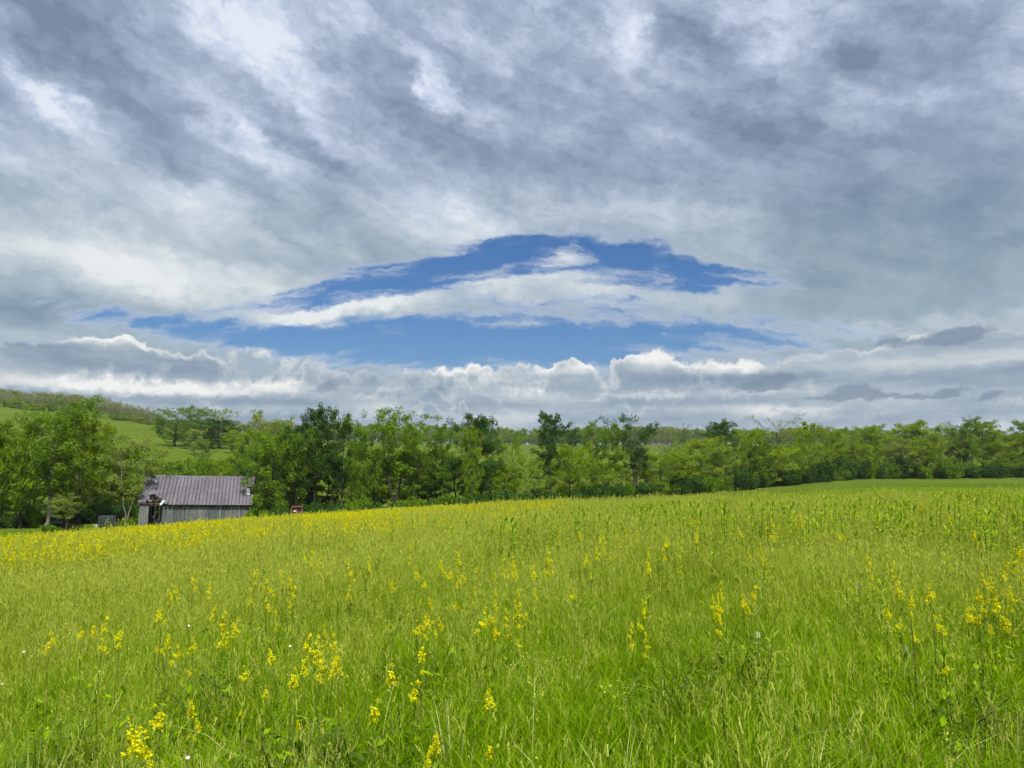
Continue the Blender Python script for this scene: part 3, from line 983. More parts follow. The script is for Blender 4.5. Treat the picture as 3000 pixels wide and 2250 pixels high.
# dark thicket closing the gaps behind the barn's two ends
for px, lo, hi in ((250, 3.0, 4.2), (285, 3.0, 4.4), (325, 3.2, 4.6), (362, 3.2, 4.8), (398, 3.4, 5.0), (730, 3.4, 5.0), (768, 3.2, 4.6), (806, 3.0, 4.6), (842, 3.0, 4.4), (880, 3.0, 4.4), (918, 3.0, 4.2), (960, 3.0, 4.0)):
    shrub_px(_trs.choice(['shrub_a', 'shrub_c', 'shrub_b']), placed('tall dark thicket bush', px), px, _trs.uniform(lo, hi), _trs.uniform(2.0, 2.6), leaf=_trs.choice(['leaf_dark', 'leaf_dark', 'leaf_green']),
             group='thicket behind the barn ends', depth=_trs.uniform(111, 116))

# ---- hillside beyond: a clump of hill trees, the wood along the ridge, woods on the far rise
for key, label, px, top, wpx, dep, leaf in [
        ('oak_hill', 'branchy spreading tree at the left of the clump on the hill', 508, 1188, 105, 262, 'leaf_green'),
        ('oak_hill', 'middle tree of the clump on the hill, dark open crown', 572, 1186, 85, 268, 'leaf_green'),
        ('oak_hill', 'right tree of the clump on the hill with twisted upper branches', 618, 1192, 80, 272, 'leaf_pale'),
        ('dense_a', 'round dark blue-green tree at the right end of the hill clump', 640, 1226, 100, 255, 'leaf_dark'),
        ('dense_a', 'small dark conifer-like tree on the hill left of the clump', 461, 1222, 24, 300, 'leaf_dark'),
        ('far_c', 'low dark bush at the lower edge of the hill clump', 560, 1280, 90, 250, 'leaf_dark'),
        ('far_c', 'low bush at the right foot of the hill clump', 600, 1290, 70, 246, 'leaf_dark')]:
    tree_px(key, label, px, top, wpx, leaf=leaf, depth=dep)
for i in range(34):
    px = -20 + i * 14.5 + _trs.uniform(-5, 5)
    top = np.interp(px, [0, 150, 300, 400, 470], [1152, 1152, 1170, 1195, 1200]) + _trs.uniform(-6, 8)
    tree_px('far_b', 'half-bare greyish tree on the skyline of the left hill', px, float(top), _trs.uniform(22, 34), leaf='leaf_bud', depth=415 + _trs.uniform(-12, 12), group='bare trees on the hill skyline')
for i in range(30):
    px = _trs.uniform(-20, 440)
    top = np.interp(px, [0, 150, 300, 440], [1165, 1178, 1205, 1228]) + _trs.uniform(-6, 14)
    tree_px(_trs.choice(['far_a', 'far_c', 'far_a']), 'green tree in the wood below the skyline of the left hill', px, float(top), _trs.uniform(26, 42), leaf=_trs.choice(['leaf_green', 'leaf_pale', 'leaf_green']), depth=392 + _trs.uniform(-22, 8),
            group='green trees on the left hill')
for i in range(26):
    px = _trs.choice([_trs.uniform(150, 300), _trs.uniform(560, 770)])
    dep = _trs.uniform(150, 235)
    g = on_ground(px, dep)
    plant(_trs.choice(['far_a', 'pale_b', 'spring_b', 'young_a']), 'tree', 'light green tree scattered on the slope behind the barn', 'tree', (g.x, g.y, g.z - 0.1), _trs.uniform(5, 9.5), None,
          _trs.choice(['leaf_pale', 'leaf_spring', 'leaf_pale']), None, 'trees scattered on the slope behind the barn')

# the far wood along the rise reads as one mass: instanced on points
def scatter(name, protos, pos, rotz, scale, idx, label=None, cat=None, mat_over=None):
    """Object whose points carry instances of hidden prototype meshes (geometry nodes)."""
    pc = bpy.data.collections.new(name + '_pieces')
    for k, me in enumerate(protos):
        pc.objects.link(bpy.data.objects.new('%s_piece_%02d' % (name, k), me))
    me = bpy.data.meshes.new(name)
    n = len(pos)
    me.vertices.add(n)
    me.vertices.foreach_set('co', np.asarray(pos, np.float32).reshape(-1))
    rot = np.zeros((n, 3), np.float32)
    if np.ndim(rotz) == 2:
        rot[:] = rotz
    else:
        rot[:, 2] = rotz
    sc = np.asarray(scale, np.float32)
    if sc.ndim == 1:
        sc = np.repeat(sc[:, None], 3, 1)
    for nm, ty, arr in (('rot', 'FLOAT_VECTOR', rot), ('scl', 'FLOAT_VECTOR', sc)):
        a = me.attributes.new(nm, ty, 'POINT')
        a.data.foreach_set('vector', np.ascontiguousarray(arr).reshape(-1))
    a = me.attributes.new('idx', 'INT', 'POINT')
    a.data.foreach_set('value', np.asarray(idx, np.int32))
    o = bpy.data.objects.new(name, me)
    COL.objects.link(o)
    ng = bpy.data.node_groups.new(name + '_nodes', 'GeometryNodeTree')
    ng.interface.new_socket('Geometry', in_out='INPUT', socket_type='NodeSocketGeometry')
    ng.interface.new_socket('Geometry', in_out='OUTPUT', socket_type='NodeSocketGeometry')
    N, L = ng.nodes, ng.links
    gi, go = N.new('NodeGroupInput'), N.new('NodeGroupOutput')
    ci = N.new('GeometryNodeCollectionInfo')
    ci.inputs['Collection'].default_value = pc
    ci.inputs['Separate Children'].default_value = True
    ci.inputs['Reset Children'].default_value = True
    io = N.new('GeometryNodeInstanceOnPoints')

    def named(nm, dt):
        q = N.new('GeometryNodeInputNamedAttribute')
        q.data_type = dt
        q.inputs['Name'].default_value = nm
        return q.outputs['Attribute']

    e2r = N.new('FunctionNodeEulerToRotation')
    L.new(named('rot', 'FLOAT_VECTOR'), e2r.inputs[0])
    L.new(gi.outputs[0], io.inputs['Points'])
    L.new(ci.outputs[0], io.inputs['Instance'])
    io.inputs['Pick Instance'].default_value = True
    L.new(named('idx', 'INT'), io.inputs['Instance Index'])
    L.new(e2r.outputs[0], io.inputs['Rotation'])
    L.new(named('scl', 'FLOAT_VECTOR'), io.inputs['Scale'])
    L.new(io.outputs[0], go.inputs[0])
    md = o.modifiers.new('scatter', 'NODES')
    md.node_group = ng
    tag(o, label, cat, kind='stuff')
    return o


def joined(me_a, me_b, name):
    """Trunk and crown meshes joined into one mesh with two materials, keeping the tint."""
    bm = bmesh.new()
    bm.from_mesh(me_a)
    na_ = len(bm.faces)
    bm.from_mesh(me_b)
    bm.faces.ensure_lookup_table()
    for f in bm.faces[na_:]:
        f.material_index = 1
    me = bpy.data.meshes.new(name)
    bm.to_mesh(me)
    bm.free()
    me.materials.append(me_a.materials[0])
    me.materials.append(me_b.materials[0])
    return me


_r = np.random.RandomState(9)
_n = 1300
_px = _r.uniform(-700, 3700, _n)
_dp = 640 + _r.uniform(-70, 60, _n)
_x = (_px - 1500) / FPX * _dp
_z = height(_x, _dp) - 0.3
far_meshes = [joined(PROTO[k][0], PROTO[k][1], 'far_tree') for k in ('far_a', 'far_b', 'far_c')]
scatter('far_wood', far_meshes, np.stack([_x, _dp, _z], 1), _r.uniform(0, 6.28, _n), _r.uniform(0.8, 1.45, _n), _r.choice([0, 0, 2, 1, 2], _n), 'hazy wood along the far rise behind the tree line', 'wood')
_n = 160
_px = _r.uniform(-500, 420, _n)
_dp = _r.uniform(425, 480, _n)
_x = (_px - 1500) / FPX * _dp
_z = height(_x, _dp) - 0.3
scatter('ridge_wood', far_meshes, np.stack([_x, _dp, _z], 1), _r.uniform(0, 6.28, _n), _r.uniform(0.55, 0.85, _n), _r.choice([1, 1, 0], _n), 'hazy wood behind the skyline trees of the left hill', 'wood')

# ------------------------------------------------------------------ old barn
new_mat('roof_metal')
_o = obj_pos()
_x, _y, _z = sep(world_pos())
_st = noise(vec(_x * 5.0, _y * 1.0, _z * 0.6), 1.0, 5.0, 0.65)
_pt = noise(world_pos(), 0.45, 4.0, 0.6)
_fl = noise(vec(_x * 3.4, _y * 1.5, _z * 0.9), 1.7, 3.0, 0.6)
_c = ramp(_st * 0.55 + _pt * 0.45 + (obj_rand() - 0.5) * 0.12, [(0.26, (0.046, 0.042, 0.050)), (0.48, (0.082, 0.077, 0.093)), (0.68, (0.118, 0.112, 0.130)), (0.82, (0.21, 0.205, 0.225))])
_c = mixc(smooth(_fl, 0.66, 0.74), _c, (0.50, 0.50, 0.54))
out_surface(principled(_c, 0.62, 0.15, 0.4, bump=(_st, 0.25, 0.02)))
new_mat('plank_wood')
_x, _y, _z = sep(world_pos())
_g = noise(vec(_x * 14.0, _y * 14.0, _z * 0.9), 1.0, 5.0, 0.7)
_m = noise(world_pos(), 0.9, 4.0, 0.6)
_c = ramp(_g * 0.45 + _m * 0.30 + obj_rand() * 0.30, [(0.22, (0.040, 0.046, 0.044)), (0.50, (0.098, 0.110, 0.106)), (0.80, (0.170, 0.184, 0.178))])
out_surface(principled(_c, 0.95, 0.0, 0.1, bump=(_g, 0.5, 0.02)))
new_mat('old_timber')
_x, _y, _z = sep(world_pos())
_g = noise(vec(_x * 6.0, _y * 6.0, _z * 2.0), 1.0, 4.0, 0.7)
out_surface(principled(ramp(_g, [(0.3, (0.030, 0.026, 0.020)), (0.7, (0.105, 0.090, 0.070))]), 0.95, 0.0, 0.1))
new_mat('zinc_sheet')
_g = noise(obj_pos(), 3.0, 4.0, 0.6)
out_surface(principled(ramp(_g, [(0.3, (0.20, 0.24, 0.27)), (0.7, (0.42, 0.46, 0.50))]), 0.5, 0.2, 0.4))


def box_verts(cx, cy, cz, sx, sy, sz):
    return [(cx + i * sx / 2, cy + j * sy / 2, cz + k * sz / 2) for k in (-1, 1) for j in (-1, 1) for i in (-1, 1)]


BOXF = [(0, 2, 3, 1), (4, 5, 7, 6), (0, 1, 5, 4), (2, 6, 7, 3), (0, 4, 6, 2), (1, 3, 7, 5)]


def bevel_box(name, size, mat, parent, loc=(0, 0, 0), rot=(0, 0, 0), bev=0.02, seg=2):
    bm = bmesh.new()
    bmesh.ops.create_cube(bm, size=1.0)
    bmesh.ops.scale(bm, vec=size, verts=bm.verts)
    if bev:
        bmesh.ops.bevel(bm, geom=bm.edges[:], offset=bev, segments=seg, affect='EDGES', profile=0.5)
    me = bpy.data.meshes.new(name)
    bm.to_mesh(me)
    bm.free()
    me.materials.append(mat)
    o = bpy.data.objects.new(name, me)
    o.location, o.rotation_euler = loc, rot
    COL.objects.link(o)
    o.parent = parent
    return o


brs = random.Random(3)
BARN_A = math.radians(-19.0)
_gb = on_ground(578, 98.0)
barn = empty('barn', (_gb.x, _gb.y, at_px(578, 1551, 98.0).z), 0)
barn.rotation_euler = (0, math.radians(1.5), -BARN_A)
barn.rotation_mode = 'XYZ'
tag(barn, 'weathered grey wooden barn with rusty metal roof and torn eave', 'barn')
BL, BD, EH, RH = 14.0, 9.6, 3.18, 6.75        # length, depth, eave height, ridge height


def plank_mesh(w, h, t=0.03):
    """A board with a slightly ragged foot and top and eased long edges."""
    e = 0.008
    prof = [(-w / 2, 0), (-w / 2 + e, -t), (w / 2 - e, -t), (w / 2, 0)]
    top = [h + brs.uniform(-0.03, 0.03) for _ in range(4)]
    bot = [brs.uniform(-0.05, 0.05) for _ in range(4)]
    v = [(x, y, bot[i]) for i, (x, y) in enumerate(prof)] + [(x, y, top[i]) for i, (x, y) in enumerate(prof)]
    f = [(0, 1, 5, 4), (1, 2, 6, 5), (2, 3, 7, 6), (3, 0, 4, 7), (4, 5, 6, 7), (3, 2, 1, 0)]
    return v, f


def wall(x0, y0, ang, length, hfun, skip=lambda u: False, low=lambda u: 0.0, wmin=0.20, wmax=0.34):
    """A wall of separate boards running from (x0, y0) at an angle in the barn's plan."""
    u = 0.0
    w_obj = empty('wall')
    w_obj.parent = barn
    w_obj.location = (x0, y0, 0)
    w_obj.rotation_euler = (0, 0, ang)
    while u < length - 0.05:
        w = min(brs.uniform(wmin, wmax), length - u)
        c = u + w / 2
        if not skip(c):
            b0 = low(c)
            v, f = plank_mesh(max(0.05, w - brs.uniform(0.008, 0.03)), hfun(c) - b0 - brs.uniform(0, 0.06))
            p = mesh_obj('plank', v, f, MAT['plank_wood'], w_obj)
            p.location = (c, brs.uniform(-0.012, 0.012), b0)
            p.rotation_euler = (brs.uniform(-0.008, 0.008), brs.uniform(-0.014, 0.014), 0)
        u += w
    return w_obj


half = BL / 2 - 0.25
wall(-half, 0.0, 0, BL - 0.5, lambda u: EH - 0.22, skip=lambda u: 1.0 < u < 2.65, low=lambda u: 1.25 if abs(u - (half + 2.9)) < 0.17 else -0.3)
wall(half, BD, math.pi, BL - 0.5, lambda u: EH - 0.1, low=lambda u: -0.3)
gab = lambda u: EH - 0.12 + (RH - EH) * (1 - abs(u - BD / 2) / (BD / 2))
wall(-half, BD, -math.pi / 2, BD, gab, low=lambda u: -0.3)
wall(half, 0.0, math.pi / 2, BD, gab, low=lambda u: -0.3)

# frame timbers
for x in (-6.6, -5.75, -4.05, -1.8, 0.9, 3.5, 6.5):
    for y in (0.16, BD - 0.16, BD / 2):
        hh = EH - 0.1 if y != BD / 2 else RH - 0.3
        bevel_box('post', (0.17, 0.17, hh + 0.3), MAT['old_timber'], barn, (x, y, hh / 2 - 0.15), (0, brs.uniform(-0.02, 0.02), 0), 0.012, 1)
for y in (0.17, BD - 0.17):
    bevel_box('wall_beam', (BL - 0.5, 0.15, 0.18), MAT['old_timber'], barn, (0, y, EH - 0.17), (0, 0, 0), 0.012, 1)
bevel_box('ridge_beam', (BL - 0.3, 0.08, 0.2), MAT['old_timber'], barn, (0, BD / 2, RH - 0.2), (0, 0, 0), 0.012, 1)
PITCHR = math.atan2(RH - EH + 0.0, BD / 2 + 0.45)
SLEN = math.hypot(RH - EH, BD / 2 + 0.45)
for i in range(21):
    x = -BL / 2 + 0.2 + i * (BL - 0.4) / 20
    for s in (1, -1):
        yc = BD / 2 - s * (BD / 4 + 0.22)
        bevel_box('rafter', (0.06, SLEN - 0.1, 0.14), MAT['old_timber'], barn, (x, yc, (RH + EH) / 2 - 0.13), (s * PITCHR, 0, 0), 0.0)
for k in range(9):
    f = (k + 0.5) / 9
    for s in (1, -1):
        y = BD / 2 - s * (BD / 2 + 0.45) * (1 - f)
        bevel_box('roof_batten', (BL - 0.15, 0.10, 0.028), MAT['old_timber'], barn, (0, y, EH + (RH - EH) * f - 0.040), (s * PITCHR, 0, 0), 0.0)
# debris and braces seen in the dark opening
for loc, size, rot in (((-5.2, 0.9, 0.55), (0.09, 0.07, 1.9), (0.2, 0.7, 0.1)), ((-4.6, 1.4, 0.5), (0.08, 0.08, 1.7), (0.1, -0.75, 0.2)), ((-4.9, 0.7, 0.28), (1.5, 0.10, 0.06), (0, 0.12, 0.2)),
                       ((-5.2, 1.6, 1.6), (0.07, 0.07, 1.6), (0, 0.55, 0)), ((-4.5, 0.6, 0.9), (0.06, 0.06, 1.5), (0.05, 0.2, 0)), ((-4.8, 1.0, 0.15), (1.3, 0.14, 0.05), (0, -0.1, -0.4))):
    bevel_box('fallen_board', size, MAT['plank_wood'], barn, loc, rot, 0.006, 1)

# roof sheets: standing-seam metal panels laid one by one
NC = 31
PW = BL / NC


def sheet_mesh(w, l0, l1, bend=0.0, ragged=0.0):
    """One roof sheet from slope distance l0 to l1 (eave = 0): flat pan with a raised seam along its left edge."""
    xs = [0.0, 0.012, 0.030, 0.044, w * 0.35, w * 0.65, w - 0.004]
    zs = [0.0, 0.040, 0.040, 0.0, brs.uniform(-0.004, 0.006), brs.uniform(-0.004, 0.006), 0.0]
    n = 4
    v, f = [], []
    for i in range(n):
        t = i / (n - 1)
        for j, (x, z) in enumerate(zip(xs, zs)):
            y = l0 + (l1 - l0) * t
            if i == 0 and ragged:
                y += brs.uniform(0, ragged)
            v.append((x, y, z + bend * (1 - t) ** 2))
    m = len(xs)
    for i in range(n - 1):
        for j in range(m - 1):
            f.append((i * m + j, i * m + j + 1, (i + 1) * m + j + 1, (i + 1) * m + j))
    k = len(v)
    v += [(x, y, z - 0.008) for x, y, z in v]
    f += [tuple(reversed([q + k for q in g])) for g in f]
    for j in range(m - 1):
        f.append((j + 1, j, j + k, j + 1 + k))
    return v, f


for side in (1, -1):
    pl = empty('roof_slope')
    pl.parent = barn
    pl.location = (-BL / 2 if side == 1 else BL / 2, BD / 2 - side * (BD / 2 + 0.45), EH)
    pl.rotation_euler = (PITCHR, 0, 0) if side == 1 else (PITCHR, 0, math.pi)
    lap = SLEN * 0.37
    torn = {0: 0.25, 1: 0.35, 2: 0.95, 3: 1.85, 4: 1.75, 5: 1.15, 6: 0.55, 7: 0.62}
    for c in range(NC):
        for row in (0, 1):
            l0, l1 = (0.0, lap + 0.12) if row == 0 else (lap, SLEN + 0.02)
            rag = 0.03
            if side == 1:
                if c in torn and row == 0:
                    l0, rag = torn[c], 0.30
                    if l1 - l0 < 0.1:
                        continue
                if c in (3, 4) and row == 1:
                    l0 = lap + (0.12 if c == 3 else 0.0)
                if c in (29, 30) and row == 1:
                    l0 = lap + 1.75
            v, f = sheet_mesh(PW - 0.045, l0, l1, brs.uniform(0.0, 0.02), rag)
            p = mesh_obj('roof_panel', v, f, MAT['roof_metal'], pl)
            p.location = (c * PW, 0, 0.012 + 0.016 * row + brs.uniform(0, 0.006))
            p.rotation_euler = (brs.uniform(-0.004, 0.004), 0, brs.uniform(-0.002, 0.002))
    if side == 1:
        # loose and curled sheets at the torn eave, a slipped pale sheet at the far end
        for x, y, z, w, l, rot, bend, mt in ((1.24, 1.70, 0.10, 0.85, 0.55, (0.75, -0.35, 0.35), 0.25, 'roof_metal'), (1.36, 0.35, 0.05, 0.38, 1.15, (-0.10, 0.15, 0.50), 0.10, 'roof_metal'),
                                            (2.50, -0.20, 0.06, 0.32, 1.05, (0.12, 0.1, -0.38), 0.12, 'zinc_sheet'), (3.10, 0.0, 0.05, 0.36, 0.8, (0.06, 0.05, -0.08), 0.08, 'roof_metal'),
                                            (13.05, lap - 0.25, 0.07, 0.42, 1.5, (0.01, 0.0, 0.03), 0.03, 'zinc_sheet')):
            v, f = sheet_mesh(w, 0, l, bend, 0.12)
            p = mesh_obj('loose_roof_sheet', v, f, MAT[mt], pl)
            p.location, p.rotation_euler = (x, y, z), rot
# ridge cap
v, f = [], []
for i, x in enumerate(np.linspace(-BL / 2, BL / 2, 9)):
    s = 0.03 * math.sin(i * 1.3)
    for y, z in ((-0.22, -0.12), (0, 0.05), (0.22, -0.12)):
        v.append((x, BD / 2 + y, RH + z + 0.03 + s * 0.3))
for i in range(8):
    for j in range(2):
        f.append((i * 3 + j, i * 3 + j + 1, i * 3 + j + 4, i * 3 + j + 3))
mesh_obj('ridge_cap', v, f, MAT['roof_metal'], barn)

# ------------------------------------------------------------------ red truck, trailer, tank, barrel
def paint(name, c0, c1, rough=0.6, metal=0.0, scale=2.5):
    new_mat(name)
    g = noise(obj_pos(), scale, 5.0, 0.65)
    out_surface(principled(ramp(g, [(0.38, c0), (0.62, c1)]), rough, metal, 0.4))


paint('red_paint', (0.035, 0.006, 0.006), (0.130, 0.006, 0.010))
paint('faded_red', (0.050, 0.014, 0.016), (0.135, 0.030, 0.036))
paint('dark_rubber', (0.012, 0.012, 0.012), (0.03, 0.03, 0.03), 0.9)
paint('rust', (0.05, 0.02, 0.01), (0.13, 0.055, 0.025), 0.9)
paint('tank_grey', (0.012, 0.020, 0.020), (0.028, 0.040, 0.040), 1.0)
paint('trailer_dark', (0.015, 0.020, 0.024), (0.040, 0.050, 0.055), 0.7)
paint('lid_grey', (0.14, 0.16, 0.165), (0.24, 0.26, 0.26), 0.6)
paint('blue_plastic', (0.02, 0.09, 0.24), (0.04, 0.14, 0.34), 0.5)
paint('dark_glass', (0.008, 0.008, 0.012), (0.016, 0.016, 0.024), 0.15)
paint('rag_white', (0.45, 0.45, 0.40), (0.65, 0.65, 0.58), 0.9)


def lathe(name, prof, mat, parent, loc=(0, 0, 0), rot=(0, 0, 0), n=20):
    v, f = [], []
    for r, z in prof:
        for i in range(n):
            a = 2 * math.pi * i / n
            v.append((r * math.cos(a), r * math.sin(a), z))
    for k in range(len(prof) - 1):
        for i in range(n):
            f.append((k * n + i, k * n + (i + 1) % n, (k + 1) * n + (i + 1) % n, (k + 1) * n + i))
    f.append(tuple(reversed(range(n))))
    f.append(tuple(range((len(prof) - 1) * n, len(prof) * n)))
    o = mesh_obj(name, v, f, mat, parent)
    o.location, o.rotation_euler = loc, rot
    return o


def wheel(parent, loc, r=0.36, w=0.2):
    t = lathe('wheel', [(r * 0.55, -w / 2), (r * 0.9, -w / 2), (r, -w * 0.3), (r, w * 0.3), (r * 0.9, w / 2), (r * 0.55, w / 2)], MAT['dark_rubber'], parent, loc, (0, math.pi / 2, 0))
    lathe('rim', [(r * 0.1, -w * 0.56), (r * 0.5, -w * 0.54), (r * 0.54, -w * 0.4), (r * 0.54, w * 0.4), (r * 0.5, w * 0.54), (r * 0.1, w * 0.56)], MAT['rust'], t)
    return t


_g = on_ground(872, 94.0)
truck = empty('old_truck', (_g.x, _g.y, at_px(872, 1532, 94.0).z), math.radians(14))
tag(truck, 'derelict red pickup truck seen from behind under the trees right of the barn', 'truck')
# cab seen from the rear: posts, roof, sill and window opening
bevel_box('cab_floor', (1.44, 1.25, 0.55), MAT['red_paint'], truck, (0, 1.2, 0.75), (0, 0, 0), 0.06, 2)
bevel_box('cab_rear_panel', (1.44, 0.05, 0.46), MAT['red_paint'], truck, (0, 0.60, 1.15), (0, 0, 0), 0.015, 1)
for s in (-1, 1):
    bevel_box('cab_pillar', (0.19, 0.08, 0.54), MAT['faded_red'], truck, (s * 0.62, 0.62, 1.60), (0, -s * 0.05, 0), 0.02, 1)
    bevel_box('cab_pillar', (0.08, 0.08, 0.54), MAT['faded_red'], truck, (s * 0.64, 1.72, 1.60), (0, -s * 0.05, 0), 0.02, 1)
    bevel_box('door', (0.05, 1.05, 0.62), MAT['red_paint'], truck, (s * 0.72, 1.18, 1.05), (0, 0, 0), 0.02, 1)
    bevel_box('bed_side', (0.06, 1.9, 0.48), MAT['red_paint'], truck, (s * 0.76, -0.40, 0.90), (0, 0, 0), 0.02, 1)
    bevel_box('tail_light', (0.10, 0.03, 0.13), MAT['rag_white' if s == 1 else 'faded_red'], truck, (s * 0.68, -1.37, 0.86), (0, 0, 0), 0.01, 1)
    wheel(truck, (s * 0.66, -0.55, 0.36))
    wheel(truck, (s * 0.66, 2.55, 0.36))
bevel_box('cab_roof', (1.40, 1.28, 0.16), MAT['faded_red'], truck, (0, 1.18, 1.93), (0, 0, 0), 0.06, 3)
bevel_box('rear_window', (1.04, 0.012, 0.40), MAT['dark_glass'], truck, (0, 0.645, 1.61), (0, 0, 0), 0.0)
bevel_box('tailgate', (1.46, 0.06, 0.48), MAT['red_paint'], truck, (0, -1.34, 0.90), (0, 0, 0), 0.02, 1)
bevel_box('bed_floor', (1.46, 1.85, 0.06), MAT['rust'], truck, (0, -0.40, 0.68), (0, 0, 0), 0.01, 1)
bevel_box('hood', (1.30, 1.35, 0.42), MAT['faded_red'], truck, (0, 2.5, 1.02), (0.05, 0, 0), 0.12, 3)
bevel_box('bumper', (1.60, 0.10, 0.14), MAT['rust'], truck, (0, -1.46, 0.55), (0, 0, 0), 0.03, 2)
_v = [(-0.15, 0, 0.0), (0.02, -0.03, -0.02), (0.16, 0, 0.04), (0.14, 0.02, 0.16), (0.05, -0.02, 0.20), (-0.06, 0.01, 0.09)]
rag = mesh_obj('rag', _v + [(x, y + 0.03, z) for x, y, z in _v], [(0, 1, 2, 3, 4, 5), (11, 10, 9, 8, 7, 6)] + [(i, i + 6, (i + 1) % 6 + 6, (i + 1) % 6) for i in range(6)], MAT['rag_white'])
rag.location = truck.matrix_basis @ Vector((-0.30, 0.55, 1.375))
rag.rotation_euler = (0, 0, math.radians(14))
tag(rag, 'scrap of white cloth on the rear window ledge of the red truck', 'rag')

_g = on_ground(172, 95.5)
trailer = empty('farm_trailer', (_g.x, _g.y, _g.z), math.radians(10))
tag(trailer, 'dark derelict trailer with a grey lid under the trees at left', 'trailer')
bevel_box('box', (1.9, 1.5, 0.62), MAT['trailer_dark'], trailer, (0, 0.2, 0.72), (0, 0, 0), 0.03, 1)
bevel_box('lid', (1.55, 1.3, 0.05), MAT['lid_grey'], trailer, (-0.15, 0.15, 1.30), (0.10, 0.04, 0), 0.015, 1)
bevel_box('lid_prop', (0.06, 0.06, 0.34), MAT['rust'], trailer, (-0.7, -0.4, 1.14), (0, 0, 0), 0.0)
bevel_box('lid_prop', (0.06, 0.06, 0.34), MAT['rust'], trailer, (0.45, -0.4, 1.14), (0, 0, 0), 0.0)
bevel_box('side_rail', (1.94, 0.04, 0.09), MAT['lid_grey'], trailer, (0.02, -0.58, 0.62), (0, 0.02, 0), 0.01, 1)
bevel_box('drawbar', (1.3, 0.08, 0.08), MAT['rust'], trailer, (1.5, 0.2, 0.42), (0, 0.15, 0), 0.01, 1)
for s in (-1, 1):
    wheel(trailer, (s * 0.98, 0.2, 0.33), 0.33, 0.16)

_g = on_ground(322, 97.0)
tank = empty('metal_tank', (_g.x, _g.y, _g.z), math.radians(16))
tag(tank, 'old grey metal tank standing between the trees left of the barn', 'tank')
bevel_box('body', (2.1, 1.1, 1.36), MAT['tank_grey'], tank, (0, 0, 0.80), (0, 0, 0), 0.16, 4)
for x in (-0.8, 0.8):
    for y in (-0.38, 0.38):
        bevel_box('leg', (0.08, 0.08, 0.32), MAT['rust'], tank, (x, y, 0.02), (0, 0, 0), 0.0)
lathe('filler_cap', [(0.09, 0.0), (0.09, 0.10), (0.07, 0.13)], MAT['rust'], tank, (0.5, 0, 1.46), (0, 0, 0), 12)

_g = on_ground(290, 92.0)
barrel = empty('blue_barrel', (_g.x, _g.y, _g.z), 0)
tag(barrel, 'small blue plastic barrel with pale lid left of the grey tank', 'barrel')
lathe('drum', [(0.20, 0.0), (0.235, 0.06), (0.24, 0.22), (0.25, 0.25), (0.24, 0.28), (0.24, 0.48), (0.25, 0.51), (0.24, 0.54), (0.21, 0.64), (0.13, 0.67)], MAT['blue_plastic'], barrel)
lathe('lid', [(0.125, 0.66), (0.125, 0.74), (0.10, 0.76)], MAT['rag_white'], barrel)

# bushes round the barn
shrub_px('shrub_b', 'rounded green bush against the front wall of the barn', 632, 1.75, 1.5, depth=94.5, leaf='leaf_green')
shrub_px('shrub_d', 'low green bush at the foot of the barn wall left of the rounded bush', 600, 1.1, 0.9, depth=94.0, leaf='leaf_green')
shrub_px('shrub_b', 'wide bright green bush at the right corner of the barn', 756, 2.5, 2.0, depth=96.0, leaf='leaf_green')
shrub_px('shrub_a', 'green bush just left of the barn beside the slim pale trunks', 392, 1.5, 0.9, depth=97.0, leaf='leaf_green')
shrub_px('shrub_d', 'low weeds spreading across the foot of the barn doorway', 458, 0.75, 0.8, depth=96.6, leaf='leaf_green')
shrub_px('shrub_d', 'bushy weeds at the root of the tallest left tree', 150, 0.9, 1.2, depth=88.0, leaf='leaf_green')
shrub_px('shrub_c', 'dark bush hanging over the left side of the red truck', 838, 2.3, 1.3, depth=101.5, leaf='leaf_dark')
shrub_px('shrub_c', 'dark bush hanging over the right side of the red truck', 912, 2.6, 1.5, depth=102.0, leaf='leaf_dark')

# bare pole above the right-hand trees
_g = on_ground(2851, 199.0)
_h = at_px(2851, 1214, 199.0).z - _g.z
tb = Tubes()
tb.add([(0, 0, -0.3), (0.05, 0, _h * 0.4), (0.0, 0.05, _h * 0.75), (0.06, 0, _h)], [0.16, 0.13, 0.10, 0.06], 7)
tb.add([(0.0, 0, _h * 0.8), (0.25, 0.1, _h * 0.86), (0.4, 0.1, _h * 0.93)], [0.05, 0.035, 0.015], 5)
snag = bpy.data.objects.new('dead_trunk', tb.mesh('dead_trunk', MAT['bark_dark']))
COL.objects.link(snag)
snag.location = _g
tag(snag, 'thin bare dead trunk sticking up between the green pair at right', 'dead tree')

# ------------------------------------------------------------------ meadow materials
leafy('grass_blade', (0.066, 0.152, 0.001), (0.245, 0.415, 0.003), 0.50, rand=0.8, posvar=0.42, pos_scale=0.55)
leafy('grass_olive', (0.120, 0.198, 0.003), (0.305, 0.415, 0.026), 0.50, rand=0.8, posvar=0.38, pos_scale=0.40)
leafy('grass_straw', (0.250, 0.290, 0.080), (0.470, 0.490, 0.200), 0.35, rand=0.8)
leafy('grass_head', (0.250, 0.320, 0.026), (0.420, 0.480, 0.080), 0.45, rand=0.8)
leafy('milkweed_leaf', (0.150, 0.270, 0.010), (0.300, 0.430, 0.032), 0.50, rand=0.7)
leafy('milkweed_pale', (0.480, 0.540, 0.360), (0.620, 0.670, 0.500), 0.30, rand=0.3)
leafy('weed_leaf', (0.045, 0.095, 0.006), (0.105, 0.180, 0.014), 0.35, rand=0.6)
leafy('flower_stem', (0.085, 0.130, 0.018), (0.150, 0.200, 0.035), 0.30)
leafy('stem_dark', (0.045, 0.055, 0.018), (0.085, 0.095, 0.030), 0.10)
